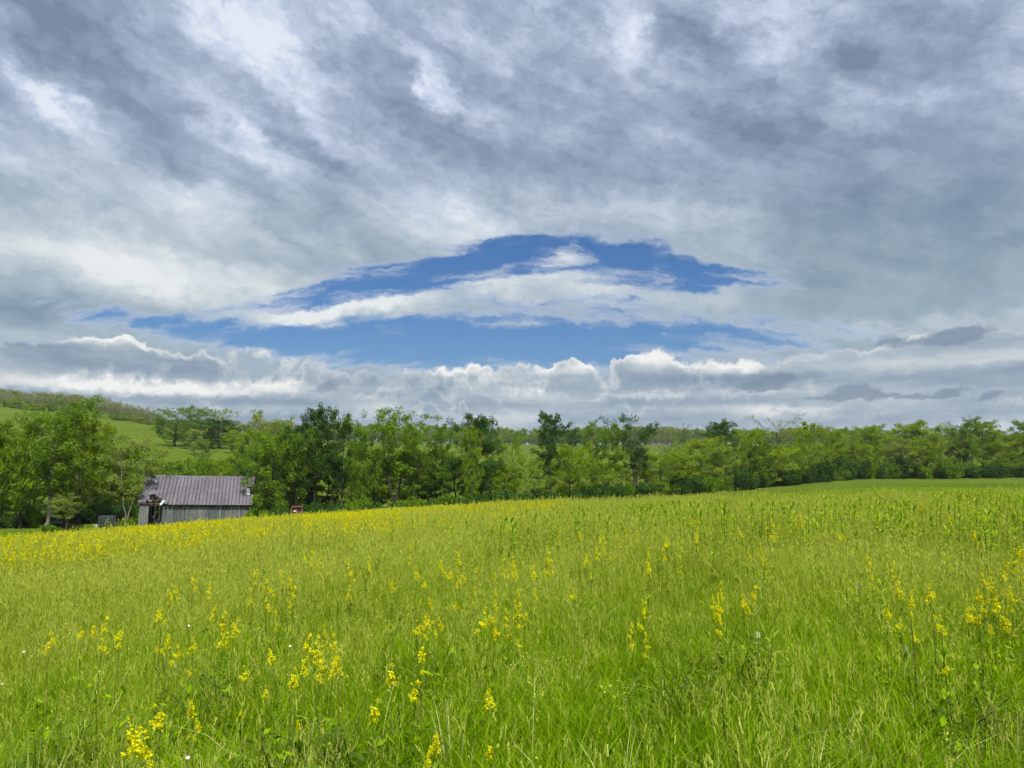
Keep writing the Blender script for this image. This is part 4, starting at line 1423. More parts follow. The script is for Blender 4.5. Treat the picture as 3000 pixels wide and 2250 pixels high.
leafy('blossom_yellow', (0.480, 0.490, 0.006), (0.730, 0.730, 0.012), 0.38, rand=0.5, posvar=0.15)
leafy('petal_white', (0.70, 0.70, 0.68), (0.86, 0.86, 0.84), 0.30)
leafy('disc_yellow', (0.50, 0.34, 0.01), (0.70, 0.48, 0.02), 0.10)


def set_tint(me, tv):
    a = me.attributes.new('tint', 'FLOAT', 'FACE')
    a.data.foreach_set('value', np.asarray(tv, np.float32))


def blade_quads(rs, n, h0, h1, w, spread, bend, segs=3, lean=None):
    """n bent tapering blades rising from a disc: (n * segs, 4, 3) quads and a tint per quad."""
    r = spread * np.sqrt(rs.uniform(0, 1, n))
    a = rs.uniform(0, 6.283, n)
    root = np.stack([r * np.cos(a), r * np.sin(a), np.full(n, -0.03)], 1)
    h = rs.uniform(h0, h1, n) * rs.uniform(0.75, 1.0, n)
    la = a + rs.normal(0, 0.9, n)
    out = bend * h * rs.uniform(0.15, 1.0, n)
    dirv = np.stack([np.cos(la), np.sin(la)], 1)
    if lean is not None:
        dirv = dirv + np.asarray(lean)
    wa = rs.uniform(0, 6.283, n)
    side = np.stack([np.cos(wa), np.sin(wa), np.zeros(n)], 1)
    ww = w * rs.uniform(0.6, 1.3, n)
    P, T = [], []
    tint = rs.uniform(0, 1, n)
    prev = None
    for k in range(segs + 1):
        t = k / segs
        c = root.copy()
        c[:, :2] += dirv * (out * t ** 1.8)[:, None]
        c[:, 2] += h * (t - 0.28 * bend * t ** 3)
        wd = ww * (1 - t ** 1.6) * (0.7 + 0.6 * min(t * 3, 1)) * 0.5 + 0.0004
        L, R = c - side * wd[:, None], c + side * wd[:, None]
        if prev is not None:
            P.append(np.stack([prev[0], prev[1], R, L], 1))
            T.append(tint)
        prev = (L, R)
    return np.concatenate(P), np.concatenate(T)


def card_quads(rs, c, size, elong=1.4, up=0.0):
    m = len(c)
    nrm = rs.normal(size=(m, 3)) + [0, 0, up]
    nrm /= np.linalg.norm(nrm, axis=1)[:, None]
    t = np.cross(nrm, rs.normal(size=(m, 3)))
    t /= np.linalg.norm(t, axis=1)[:, None]
    b = np.cross(nrm, t)
    s = (size * rs.uniform(0.7, 1.3, m))[:, None]
    return np.stack([c - t * s * 0.5 * elong, c - b * s * 0.5, c + t * s * 0.5 * elong, c + b * s * 0.5], 1)


def ribbon(pts, w, rs):
    """Crossed thin ribbons along a path: a stem a few millimetres wide."""
    out = []
    for d in (np.array([1.0, 0, 0]), np.array([0, 1.0, 0])):
        for k in range(len(pts) - 1):
            f0, f1 = 1 - 0.5 * k / len(pts), 1 - 0.5 * (k + 1) / len(pts)
            out.append([pts[k] - d * w * f0, pts[k] + d * w * f0, pts[k + 1] + d * w * f1, pts[k + 1] - d * w * f1])
    return np.array(out)


def multi_mesh(name, parts):
    """One mesh from (quads, tints, material) parts."""
    P = np.concatenate([p for p, _, _ in parts])
    me = quad_mesh(name, P)
    set_tint(me, np.concatenate([t for _, t, _ in parts]))
    mi = np.concatenate([np.full(len(p), i) for i, (p, _, _) in enumerate(parts)]).astype(np.int32)
    for _, _, m in parts:
        me.materials.append(MAT[m])
    me.polygons.foreach_set('material_index', mi)
    return me


def tuft(seed, n, h0, h1, w, spread, bend, mat='grass_blade', heads=0, head_h=(0.5, 0.75), olive=0.0):
    rs = np.random.RandomState(seed)
    p, t = blade_quads(rs, n, h0, h1, w, spread, bend)
    parts = [(p, t, mat)]
    if heads:
        r = spread * np.sqrt(rs.uniform(0, 1, heads))
        a = rs.uniform(0, 6.283, heads)
        sp, st, hp, ht = [], [], [], []
        for i in range(heads):
            x, y = r[i] * math.cos(a[i]), r[i] * math.sin(a[i])
            h = rs.uniform(*head_h)
            lx, ly = rs.normal(0, 0.10, 2)
            pts = [np.array([x + lx * q * q, y + ly * q * q, h * q - 0.02]) for q in (0, 0.5, 1.0)]
            sd = np.array([math.cos(i), math.sin(i), 0]) * w * 0.28
            for k in range(2):
                sp.append([pts[k] - sd, pts[k] + sd, pts[k + 1] + sd * 0.7, pts[k + 1] - sd * 0.7])
                st.append(0.7)
            L = rs.uniform(0.06, 0.13)
            m = 9
            q = np.linspace(0, 1, m)
            cc = pts[2] + np.column_stack([lx * q * L * 2, ly * q * L * 2, (q - 0.25) * L]) + rs.normal(0, 0.006, (m, 3))
            ln = rs.uniform(0.018, 0.036, m)[:, None]
            dv = np.stack([rs.normal(0, 0.30, m), rs.normal(0, 0.30, m), np.ones(m)], 1)
            dv /= np.linalg.norm(dv, axis=1)[:, None]
            wa = rs.uniform(0, 6.28, m)
            sv = np.stack([np.cos(wa), np.sin(wa), np.zeros(m)], 1) * (w * 0.42)
            hp.append(np.stack([cc - sv * 0.6, cc + sv * 0.6, cc + dv * ln + sv, cc + dv * ln - sv], 1))
            ht.append(rs.uniform(0.2, 0.9, m))
        parts += [(np.array(sp), np.array(st), 'grass_olive'), (np.concatenate(hp), np.concatenate(ht), 'grass_head')]
    return multi_mesh('grass_tuft', parts)


near_tufts = [tuft(100 + i, 62, 0.18, 0.46, 0.0050, 0.14, 0.75) for i in range(4)] + \
             [tuft(110 + i, 52, 0.16, 0.42, 0.0046, 0.16, 0.9, 'grass_olive', 6, (0.36, 0.56)) for i in range(4)] + \
             [tuft(120 + i, 26, 0.15, 0.42, 0.0050, 0.15, 1.2, 'grass_straw', 3, (0.35, 0.5)) for i in range(2)]
mid_tufts = [tuft(130 + i, 52, 0.22, 0.46, 0.0100, 0.30, 0.7) for i in range(3)] + \
            [tuft(140 + i, 46, 0.22, 0.44, 0.0090, 0.32, 0.8, 'grass_olive', 9, (0.38, 0.56)) for i in range(4)]
far_tufts = [tuft(150 + i, 50, 0.22, 0.44, 0.019, 0.60, 0.55) for i in range(2)] + \
            [tuft(160 + i, 50, 0.22, 0.44, 0.018, 0.60, 0.6, 'grass_olive', 14, (0.36, 0.54)) for i in range(4)]


def fan_points(rs, n, r0, r1, amax=0.80):
    r = np.sqrt(rs.uniform(r0 * r0, r1 * r1, n))
    a = rs.uniform(-amax, amax, n)
    return r * np.sin(a), r * np.cos(a)


def patch(x, y, k, s=0):
    """Smooth patchiness 0..1 over the meadow."""
    rs = np.random.RandomState(50 + s)
    v = sum(np.sin(k * f * (x * math.cos(t) + y * math.sin(t)) + p) / f for f, t, p in zip((1, 1.7, 2.9, 4.3), rs.uniform(0, 6.28, 4), rs.uniform(0, 6.28, 4)))
    return np.clip(0.5 + v * 0.28, 0, 1)


def crest_depth(x, y):
    """Depth where the tall meadow ends and the mown ground begins, by direction."""
    a = np.degrees(np.arctan2(x, y))
    return np.interp(a, [-45, -35, -20, 0, 10, 20, 35, 45], [46, 46, 46, 45, 41, 35, 31, 31])


rg = np.random.RandomState(21)


def grass_layer(name, tufts, n, r0, r1, kinds, hs, label):
    x, y = fan_points(rg, n, r0, r1)
    keep = (y < crest_depth(x, y) + rg.normal(0, 0.6, n)) & (rg.uniform(0, 1, n) < 0.45 + 1.6 * patch(x, y, 1.6, 6))
    x, y = x[keep], y[keep]
    m = len(x)
    z = height(x, y)
    lush = patch(x, y, 0.35) * 0.6 + np.clip((13 - y) / 14, 0, 1) * 0.62
    pick = rg.uniform(0, 1, m)
    idx = kinds(lush, pick, m, x, y)
    s = hs * (0.66 + 0.34 * patch(x, y, 0.8, 3) + 0.30 * patch(x, y, 2.3, 4)) * rg.uniform(0.75, 1.25, m)
    sc = np.stack([s, s, s * rg.uniform(0.85, 1.15, m)], 1)
    rot = np.stack([rg.normal(0, 0.10, m), rg.normal(0, 0.10, m), rg.uniform(0, 6.28, m)], 1)
    return scatter(name, tufts, np.stack([x, y, z], 1), rot, sc, idx, label, 'grass')


def near_kinds(l, p, m, x, y):
    k = np.where(p < l, rg.randint(0, 4, m), rg.randint(4, 8, m))
    dry = np.clip((5.6 - y) / 2.0, 0, 1) * patch(x, y, 1.1, 7) ** 2
    dry = dry + 0.7 * (x < -1.0) * np.clip((4.9 - y) / 0.9, 0, 1) * patch(x, y, 1.7, 9)
    return np.where(rg.uniform(0, 1, m) < 0.05 + 0.8 * dry, rg.randint(8, 10, m), k)


grass_layer('grass', near_tufts, 11500, 1.2, 11.0, near_kinds, 0.95, 'fresh green grass in the foreground of the meadow')
grass_layer('grass', mid_tufts, 17000, 9.5, 24.0, lambda l, p, m, x, y: np.where(p < l * 0.8, rg.randint(0, 3, m), rg.randint(3, 7, m)), 0.95, 'olive seeding grass across the middle of the meadow')
grass_layer('grass', far_tufts, 15000, 22.0, 50.0, lambda l, p, m, x, y: np.where(p < l * 0.7, rg.randint(0, 2, m), rg.randint(2, 6, m)), 0.95, 'tall grass towards the crest of the meadow')
# odd stalks standing in the grass: dark stems, bent pale blades, drooping seed stalks
stalks = []
for i in range(4):
    rs = np.random.RandomState(700 + i)
    pts = np.array([[0, 0, 0], [rs.normal(0, 0.03), rs.normal(0, 0.03), 0.25], [rs.normal(0, 0.06), rs.normal(0, 0.06), 0.52]])
    q = ribbon(pts, 0.0028, rs)
    stalks.append(multi_mesh('stalk', [(q, np.full(len(q), 0.4), 'stem_dark')]))
for i in range(4):
    rs = np.random.RandomState(710 + i)
    q, tt = blade_quads(rs, 3, 0.40, 0.62, 0.007, 0.03, 1.1, segs=5)
    stalks.append(multi_mesh('stalk', [(q, tt, 'grass_straw')]))
for i in range(4):
    rs = np.random.RandomState(720 + i)
    lx, ly = rs.normal(0, 0.16, 2)
    ts = np.linspace(0, 1, 7)
    pts = np.stack([lx * ts ** 2, ly * ts ** 2, 0.62 * (ts - 0.18 * ts ** 4)], 1)
    q = ribbon(pts, 0.0022, rs)
    c = np.repeat(pts[4:], 12, 0) + rs.normal(0, 0.022, (36, 3))
    q2 = card_quads(rs, c, np.full(36, 0.009), 1.8)
    stalks.append(multi_mesh('stalk', [(q, np.full(len(q), 0.6), 'grass_straw'), (q2, rs.uniform(0.3, 1, 36), 'grass_head')]))
x, y = fan_points(rg, 5200, 2.0, 30.0)
keep = rg.uniform(0, 1, 5200) < 0.25 + 0.75 * patch(x, y, 0.7, 17)
x, y = x[keep], y[keep]
_m = len(x)
scatter('grass', stalks, np.stack([x, y, height(x, y)], 1), np.stack([rg.normal(0, 0.16, _m), rg.normal(0, 0.16, _m), rg.uniform(0, 6.28, _m)], 1), rg.uniform(0.7, 1.2, _m), rg.choice(12, _m, p=[0.06] * 4 + [0.025] * 4 + [0.165] * 4),
        'odd stalks and bent straws standing in the meadow grass', 'grass')
# short mown grass beyond the crest
_n = 16000
x, y = fan_points(rg, _n, 40, 120)
keep = y > crest_depth(x, y)
x, y = x[keep], y[keep]
_m = len(x)
scatter('grass', far_tufts[:2], np.stack([x, y, height(x, y)], 1), rg.uniform(0, 6.28, _m), np.stack([np.full(_m, 0.9), np.full(_m, 0.9), rg.uniform(0.14, 0.28, _m)], 1), rg.randint(0, 2, _m),
        'short mown grass between the meadow and the trees', 'grass')


# ------------------------------------------------------------------ yellow-flowered stalks
def spike_quads(rs, length, n, size, lean=0.0, wide=0.036):
    """Blossoms in loose uneven clusters round an upright spike: gappy at the foot, tighter at the tip."""
    k = max(5, int(7 + length * 16))
    ct = np.sort(rs.uniform(0, 1, k)) ** 0.8
    ct[-1] = 1.0
    which = rs.randint(0, k, n)
    t = np.clip(ct[which] + rs.normal(0, 0.008 / length, n), 0, 1.02)
    ca = rs.uniform(0, 6.28, k)
    crad = wide * rs.uniform(0.1, 1.2, k) * (1.15 - ct)
    rad = wide * 0.42 * rs.uniform(0.1, 1.0, n) * (1.1 - 0.7 * t)
    a = rs.uniform(0, 6.28, n)
    c = np.stack([rad * np.cos(a) + crad[which] * np.cos(ca[which]) + lean * t ** 2 * length, rad * np.sin(a) + crad[which] * np.sin(ca[which]), t * length], 1)
    q1 = card_quads(rs, c, np.full(n, size), 1.15, 0.5)
    q2 = card_quads(rs, c + rs.normal(0, 0.002, (n, 3)), np.full(n, size * 0.9), 1.15, 0.5)
    return np.concatenate([q1, q2]), np.tile(rs.uniform(0, 1, n), 2)


SPIKES, STEMS = {}, []
for li, L_ in enumerate((0.12, 0.20, 0.30, 0.42)):
    for i in range(4):
        rs = np.random.RandomState(300 + li * 10 + i)
        q, tt = spike_quads(rs, L_, int(80 + 500 * L_), 0.0085, lean=rs.uniform(-0.2, 0.2))
        SPIKES.setdefault(L_, []).append(multi_mesh('flower_spike', [(q, tt, 'blossom_yellow')]))
for i in range(4):
    rs = np.random.RandomState(320 + i)
    k = np.linspace(0, 1, 6)
    pts = np.stack([np.cumsum(rs.normal(0, 0.010, 6)), np.cumsum(rs.normal(0, 0.010, 6)), k], 1)
    pts -= pts[-1] * [1, 1, 0]
    st = ribbon(pts, 0.0035, rs)
    lc = np.repeat(pts[1:4], 3, 0) + rs.normal(0, 0.03, (9, 3))
    lq = card_quads(rs, lc, np.full(9, 0.035), 2.6, 0.3)
    STEMS.append(multi_mesh('stem', [(st, np.full(len(st), 0.5), 'flower_stem'), (lq, rs.uniform(0, 1, 9), 'grass_blade')]))
frs = random.Random(8)


def flower_plant(px, top, bot, n, spread, label, group=None, h=None):
    h = h or frs.uniform(0.70, 0.88)
    x, y = top_depth(px, top, h)
    z = hz(x, y)
    root = empty('yellow_flower', (x, y, z), frs.uniform(0, 6.28))
    tag(root, label, 'flower', group)
    mpp = y / FPX
    L = max(0.10, min(h * 0.62, (bot - top) * mpp))
    sp = spread * mpp / 2
    for i in range(n):
        f = 1.0 if i == 0 else frs.uniform(0.68, 0.97)
        a = frs.uniform(0, 6.28)
        r = 0 if i == 0 else sp * frs.uniform(0.35, 1.0)
        hh = h * f
        l = L * (1.0 if i == 0 else frs.uniform(0.45, 0.9))
        ex, ey = r * math.cos(a), r * math.sin(a)
        tilt = math.atan2(r, max(hh - l, 0.2)) * 0.6
        s = bpy.data.objects.new('stem', STEMS[frs.randrange(4)])
        COL.objects.link(s)
        s.parent = root
        s.location = (ex * 0.25, ey * 0.25, -0.02)
        d = Vector((ex * 0.75, ey * 0.75, hh - l + 0.02))
        s.rotation_euler = d.to_track_quat('Z', 'X').to_euler()
        s.scale = (1, 1, d.length)
        lk = min(SPIKES, key=lambda q: abs(q - l))
        b = bpy.data.objects.new('flower_spike', frs.choice(SPIKES[lk]))
        b['kind'] = 'stuff'
        COL.objects.link(b)
        b.parent = root
        b.location = (ex, ey, hh - l)
        b.rotation_euler = (tilt * -math.sin(a) * 0.6 + frs.uniform(-0.1, 0.1), tilt * math.cos(a) * 0.6 + frs.uniform(-0.1, 0.1), frs.uniform(0, 6.28))
        w = l / lk
        b.scale = (w, w, w)
    return root


MLAND = [(965, 1900, 'the largest flower plume'), (400, 2150, 'the lower left flower clump'), (1505, 1790, 'the bushy centre clump'), (1480, 1650, 'the wide middle patch'), (1835, 1610, 'the tall upper clump'),
         (2110, 1750, 'the golden flower clump'), (2230, 1622, 'the upper right flower clump'), (2665, 1770, 'the flowers among broad leaves'), (2985, 1640, 'the big right-edge patch'), (2550, 1660, 'the pair of right-hand spikes')]


def placed_in_meadow(noun, px, py):
    lx, ly, nm = min(MLAND, key=lambda q: math.hypot((q[0] - px), (q[1] - py) * 1.8))
    rel = ('left of' if px < lx else 'right of') if abs(px - lx) > abs(py - ly) * 1.2 else ('above' if py < ly else 'below')
    k = (noun, rel, nm)
    _seen[k] = _seen.get(k, 0) + 1
    i = _seen[k] - 1
    return '%s%s %s %s' % (ORD[i] if i < len(ORD) else 'farther ', noun, rel, nm)


FLOWERS = [
    (965, 1832, 1990, 4, 70, 'largest dense yellow flower plume in the left foreground'),
    (890, 1855, 1950, 2, 40, 'slender yellow flower stalk just left of the largest plume'),
    (925, 1862, 1960, 2, 36, 'thin yellow flower stalk touching the largest plume on its left'),
    (990, 1905, 1990, 2, 30, 'short yellow flower stalk touching the largest plume on its right'),
    (860, 1962, 2030, 3, 80, 'bent yellow flower stalk lying below and left of the largest plume'),
    (795, 1905, 1970, 2, 40, 'loose yellow flower stalk left of the bent stalk'),
    (720, 1955, 1985, 2, 30, 'pair of small yellow flower heads farther left of the bent stalk'),
    (385, 2105, 2235, 4, 60, 'yellow flower clump at the lower left corner of the meadow'),
    (472, 2066, 2150, 2, 40, 'yellow flower stalk right of the lower left clump'),
    (562, 2060, 2140, 2, 30, 'yellow flower stalk farther right of the lower left clump'),
    (430, 2150, 2230, 2, 50, 'small yellow flowers between the two lower left stalks'),
    (1275, 2160, 2245, 3, 50, 'yellow flower stalk at the bottom edge left of centre'),
    (1232, 1895, 2000, 2, 34, 'leaning yellow flower stalk left of centre in the foreground'),
    (1150, 1950, 2020, 1, 20, 'single pale yellow flower stalk beside the leaning stalk'),
    (1095, 2056, 2115, 1, 20, 'small yellow flower stalk low in the foreground left of centre'),
    (1440, 2025, 2065, 2, 30, 'tiny yellow flower tuft alone in the centre foreground grass'),
    (1505, 1730, 1850, 4, 70, 'bushy yellow flower clump in the centre of the meadow'),
    (1443, 1742, 1830, 3, 50, 'yellow flower clump just left of the bushy centre clump'),
    (1268, 1757, 1830, 3, 60, 'yellow flower clump left of the two centre clumps'),
    (1225, 1822, 1855, 2, 36, 'small yellow flowers below the clump left of centre'),
    (1335, 1768, 1800, 2, 50, 'scattered yellow flowers between the centre clumps'),
    (1480, 1617, 1695, 6, 110, 'wide yellow flower patch in the upper middle meadow'),
    (1615, 1612, 1700, 4, 60, 'tall yellow flower clump right of the wide middle patch'),
    (1636, 1535, 1600, 2, 24, 'single tall yellow flower spike above the tall middle clump'),
    (1560, 1655, 1700, 2, 40, 'small yellow flowers between the wide patch and the tall clump'),
    (1345, 1622, 1690, 4, 70, 'yellow flower clump left of the wide middle patch'),
    (1392, 1668, 1745, 2, 24, 'drooping yellow flower stalk below the wide middle patch'),
    (1835, 1545, 1680, 5, 70, 'tall yellow flower clump in the upper meadow right of centre'),
    (1770, 1555, 1625, 4, 60, 'yellow flower clump left of the tall upper clump'),
    (1875, 1762, 1850, 3, 80, 'yellow flowers leaning to the right in the middle meadow'),
    (2110, 1708, 1800, 5, 70, 'golden flower clump in the middle meadow at right'),
    (2200, 1718, 1790, 3, 60, 'golden flower stalk right of the golden clump'),
    (2230, 1592, 1655, 4, 60, 'yellow flower clump in the upper right meadow'),
    (2050, 1498, 1540, 4, 60, 'yellow flower clump near the crest below the field corner'),
    (2265, 1522, 1575, 4, 50, 'yellow flower clump near the crest right of the field corner'),
    (2415, 1520, 1570, 3, 40, 'leaning yellow flower stalk near the crest at right'),
    (2890, 1482, 1530, 4, 50, 'round yellow flower head near the crest at far right'),
    (2550, 1628, 1700, 3, 34, 'yellow flower spike in the right meadow, left one of two'),
    (2612, 1642, 1700, 2, 24, 'yellow flower spike in the right meadow, right one of two'),
    (2665, 1732, 1815, 4, 60, 'yellow flower clump among the broad leaves at right'),
    (2632, 1705, 1780, 2, 30, 'yellow flower stalk just left of the clump among broad leaves'),
    (2725, 1715, 1765, 3, 50, 'sparse yellow flowers right of the clump among broad leaves'),
    (2600, 1775, 1815, 2, 40, 'low yellow flowers below the clump among broad leaves'),
    (2755, 1808, 1860, 2, 50, 'fading yellow flower stalk bent over in the right meadow'),
    (2860, 1728, 1795, 3, 40, 'yellow flower clump in front of the big patch at the right edge'),
    (2912, 1745, 1810, 2, 36, 'yellow flower stalk right of the clump at the right edge'),
    (2985, 1578, 1710, 7, 110, 'big bright yellow flower patch at the right edge'),
    (2935, 1650, 1760, 5, 90, 'yellow flower patch left below the big patch at the right edge'),
    (2960, 1720, 1800, 4, 60, 'yellow flower stalk under the big patch at the right edge'),
]
for px, top, bot, n, spread, label in FLOWERS:
    flower_plant(px, top, bot, n, spread, label)
for items, label, group in (
        ([(505, 1683, 1770, 2, 26), (565, 1685, 1705, 2, 30), (615, 1708, 1765, 3, 40), (740, 1668, 1730, 2, 24), (785, 1698, 1750, 2, 26), (830, 1675, 1705, 3, 50), (848, 1680, 1790, 3, 40), (915, 1600, 1650, 3, 60),
          (932, 1630, 1690, 3, 50), (475, 1782, 1835, 3, 40), (655, 1790, 1875, 2, 34), (685, 1812, 1875, 2, 30), (805, 1788, 1815, 2, 24), (300, 1808, 1890, 3, 60), (150, 1850, 1890, 2, 50), (350, 1840, 1890, 2, 30),
          (490, 1862, 1900, 2, 50), (525, 1890, 1930, 2, 50), (565, 1868, 1905, 2, 30), (240, 1840, 1880, 2, 30)],
         'small yellow flower stalk scattered in the left meadow', 'small flower stalks of the left meadow'),
        ([(1037, 1548, 1592, 3, 26), (1025, 1640, 1690, 3, 40), (1205, 1590, 1620, 2, 30), (1290, 1645, 1685, 2, 26), (1220, 1665, 1705, 2, 26), (1245, 1695, 1720, 1, 20), (1720, 1630, 1665, 2, 40), (1900, 1605, 1660, 2, 30),
          (1955, 1575, 1610, 3, 50), (1990, 1590, 1640, 2, 40), (1150, 1700, 1735, 2, 26), (1080, 1620, 1660, 2, 30), (1700, 1560, 1590, 2, 26), (1680, 1725, 1760, 1, 20)],
         'small yellow flower stalk scattered in the middle meadow', 'small flower stalks of the middle meadow'),
        ([(2040, 1550, 1590, 3, 40), (2325, 1515, 1550, 2, 30), (2345, 1500, 1530, 2, 30), (2570, 1505, 1550, 2, 26), (2780, 1500, 1540, 3, 36), (2640, 1525, 1560, 2, 40), (2880, 1680, 1725, 2, 30), (2460, 1560, 1590, 2, 40),
          (2165, 1545, 1575, 2, 40), (2855, 1560, 1600, 2, 30), (2700, 1470, 1500, 3, 30), (2440, 1465, 1490, 3, 40), (2500, 1480, 1510, 3, 30)],
         'small yellow flower stalk scattered in the right meadow', 'small flower stalks of the right meadow')):
    for px, top, bot, n, spread in items:
        flower_plant(px, top, bot, n, spread, placed_in_meadow('small yellow flower stalk', px, top), group)

# the dense golden band along the crest is beyond counting
band_meshes = []
for i in range(5):
    rs = np.random.RandomState(340 + i)
    parts = []
    P, T, Q = [], [], []
    for j in range(4):
        h = rs.uniform(0.48, 0.72)
        ox, oy = rs.normal(0, 0.09, 2)
        q, t = spike_quads(rs, 0.28, 52, 0.020, lean=rs.uniform(-0.3, 0.3), wide=0.036)
        q = q * [1.1, 1.1, 1.0] + [ox, oy, h - 0.26]
        P.append(q)
        T.append(t)
        Q.append(ribbon(np.array([[ox * 0.5, oy * 0.5, 0], [ox, oy, h - 0.2]]), 0.005, rs))
    band_meshes.append(multi_mesh('band_flower', [(np.concatenate(P), np.concatenate(T), 'blossom_yellow'), (np.concatenate(Q), np.full(sum(len(a) for a in Q), 0.5), 'flower_stem')]))


def rows_of(x, y, z):
    c, s = math.cos(PITCH), math.sin(PITCH)
    Z = z - EYE
    d = y * c + Z * s
    return 1500 + FPX * x / d, 1125 - FPX * (-y * s + Z * c) / d


_n = 60000
x, y = fan_points(rg, _n, 16, 50, 0.75)
z = height(x, y)
cpx, cpy = rows_of(x, y, z + 0.75)
crest = np.interp(cpx, [-300, 0, 300, 700, 1000, 1400, 1700], [1610, 1590, 1565, 1535, 1510, 1480, 1466])
thick = np.interp(cpx, [-300, 0, 300, 700, 1000, 1250, 1500, 1700], [26, 24, 26, 26, 18, 12, 8, 4])
dens = np.exp(-np.clip((cpy - crest - thick) / 13.0, 0, None)) * np.interp(cpx, [-300, 900, 1250, 1550, 1700], [1, 1, 0.6, 0.3, 0.0]) * (0.35 + 0.65 * patch(x, y, 0.45, 11))
dens = np.maximum(dens * 1.0, 0.035 * (cpx < 700) * np.clip((1760 - cpy) / 120, 0, 1) * patch(x, y, 0.6, 12))
dens = np.where(y < crest_depth(x, y), dens, 0)
keep = rg.uniform(0, 1, _n) < dens
x, y, z = x[keep], y[keep], z[keep]
_m = len(x)
print('band plants', _m)
scatter('yellow_flower_band', band_meshes, np.stack([x, y, z], 1), np.stack([rg.normal(0, 0.08, _m), rg.normal(0, 0.08, _m), rg.uniform(0, 6.28, _m)], 1), rg.uniform(0.75, 1.15, _m), rg.randint(0, 5, _m),
        'dense golden band of yellow flowers along the crest of the meadow', 'flowers')


# ------------------------------------------------------------------ broad-leaved milkweed
def broad_leaf(rs, base, az, elev, L, W, curl=0.25):
    """An elliptic leaf folded along its midrib: 8 quads."""
    d = np.array([math.cos(az) * math.cos(elev), math.sin(az) * math.cos(elev), math.sin(elev)])
    side = np.array([-math.sin(az), math.cos(az), 0.0])
    nrm = np.cross(side, d) * -1
    P = []
    ts = [0, 0.2, 0.5, 0.8, 1.0]
    ws = [0.08, 0.72, 1.0, 0.62, 0.04]
    prev = None
    for t, w in zip(ts, ws):
        c = base + d * L * t - nrm * curl * L * t * t * 0.5
        l = c - side * W * w / 2 + nrm * 0.12 * W * w
        r = c + side * W * w / 2 + nrm * 0.12 * W * w
        if prev is not None:
            P.append([prev[0], prev[1], c, l])
            P.append([prev[1], prev[2], r, c])
        prev = (l, c, r)
    return np.array(P)


def milkweed_parts(seed, h=0.72, nodes=8, L=0.105, W=0.046, top_up=0.9):
    rs = np.random.RandomState(seed)
    k = np.linspace(0, 1, 6)
    pts = np.stack([np.cumsum(rs.normal(0, 0.008, 6)), np.cumsum(rs.normal(0, 0.008, 6)), k * h], 1)
    stem = ribbon(pts, 0.005, rs)
    leaves = []
    for i in range(nodes):
        t = 0.30 + 0.68 * i / (nodes - 1)
        b = np.array([np.interp(t, k, pts[:, j]) for j in range(3)])
        az = i * math.pi / 2 + rs.uniform(-0.3, 0.3)
        el = 0.25 + (top_up - 0.1) * (i / (nodes - 1)) ** 2 + rs.uniform(-0.15, 0.15)
        sz = (1.0 - 0.25 * abs(i / (nodes - 1) - 0.55)) * rs.uniform(0.85, 1.1)
        for s in (0, math.pi):
            leaves.append(broad_leaf(rs, b, az + s, el + rs.uniform(-0.1, 0.1), L * sz, W * sz))
    return stem, leaves, rs


milk_meshes, milk_stems, milk_leaf_sets = [], [], []
for i in range(6):
    stem, leaves, rs = milkweed_parts(400 + i, h=0.72)
    lt = np.repeat(rs.uniform(0, 1, len(leaves)), 8)
    milk_meshes.append(multi_mesh('milkweed', [(stem, np.full(len(stem), 0.5), 'stem_dark'), (np.concatenate(leaves), lt, 'milkweed_leaf')]))
    milk_stems.append(multi_mesh('stem', [(stem, np.full(len(stem), 0.5), 'stem_dark')]))
    milk_leaf_sets.append([multi_mesh('leaf', [(l, np.full(8, rs.uniform(0, 1)), 'milkweed_leaf')]) for l in leaves])


def milkweed(px, top, label, group=None, h=0.66, pale=0, tilt=0.0, scale=1.0):
    x, y = top_depth(px, top, h)
    root = empty('milkweed', (x, y, hz(x, y)), frs.uniform(0, 6.28))
    root.scale = (scale, scale, h / 0.72)
    root.rotation_euler = (tilt, tilt * 0.3, root.rotation_euler[2])
    tag(root, label, 'milkweed', group)
    k = frs.randrange(6)
    s = bpy.data.objects.new('stem', milk_stems[k])
    COL.objects.link(s)
    s.parent = root
    ls = milk_leaf_sets[k]
    for i, me in enumerate(ls):
        o = bpy.data.objects.new('leaf', me)
        COL.objects.link(o)
        o.parent = root
        if i >= len(ls) - pale:
            o.material_slots[0].link = 'OBJECT'
            o.material_slots[0].material = MAT['milkweed_pale']
    return root


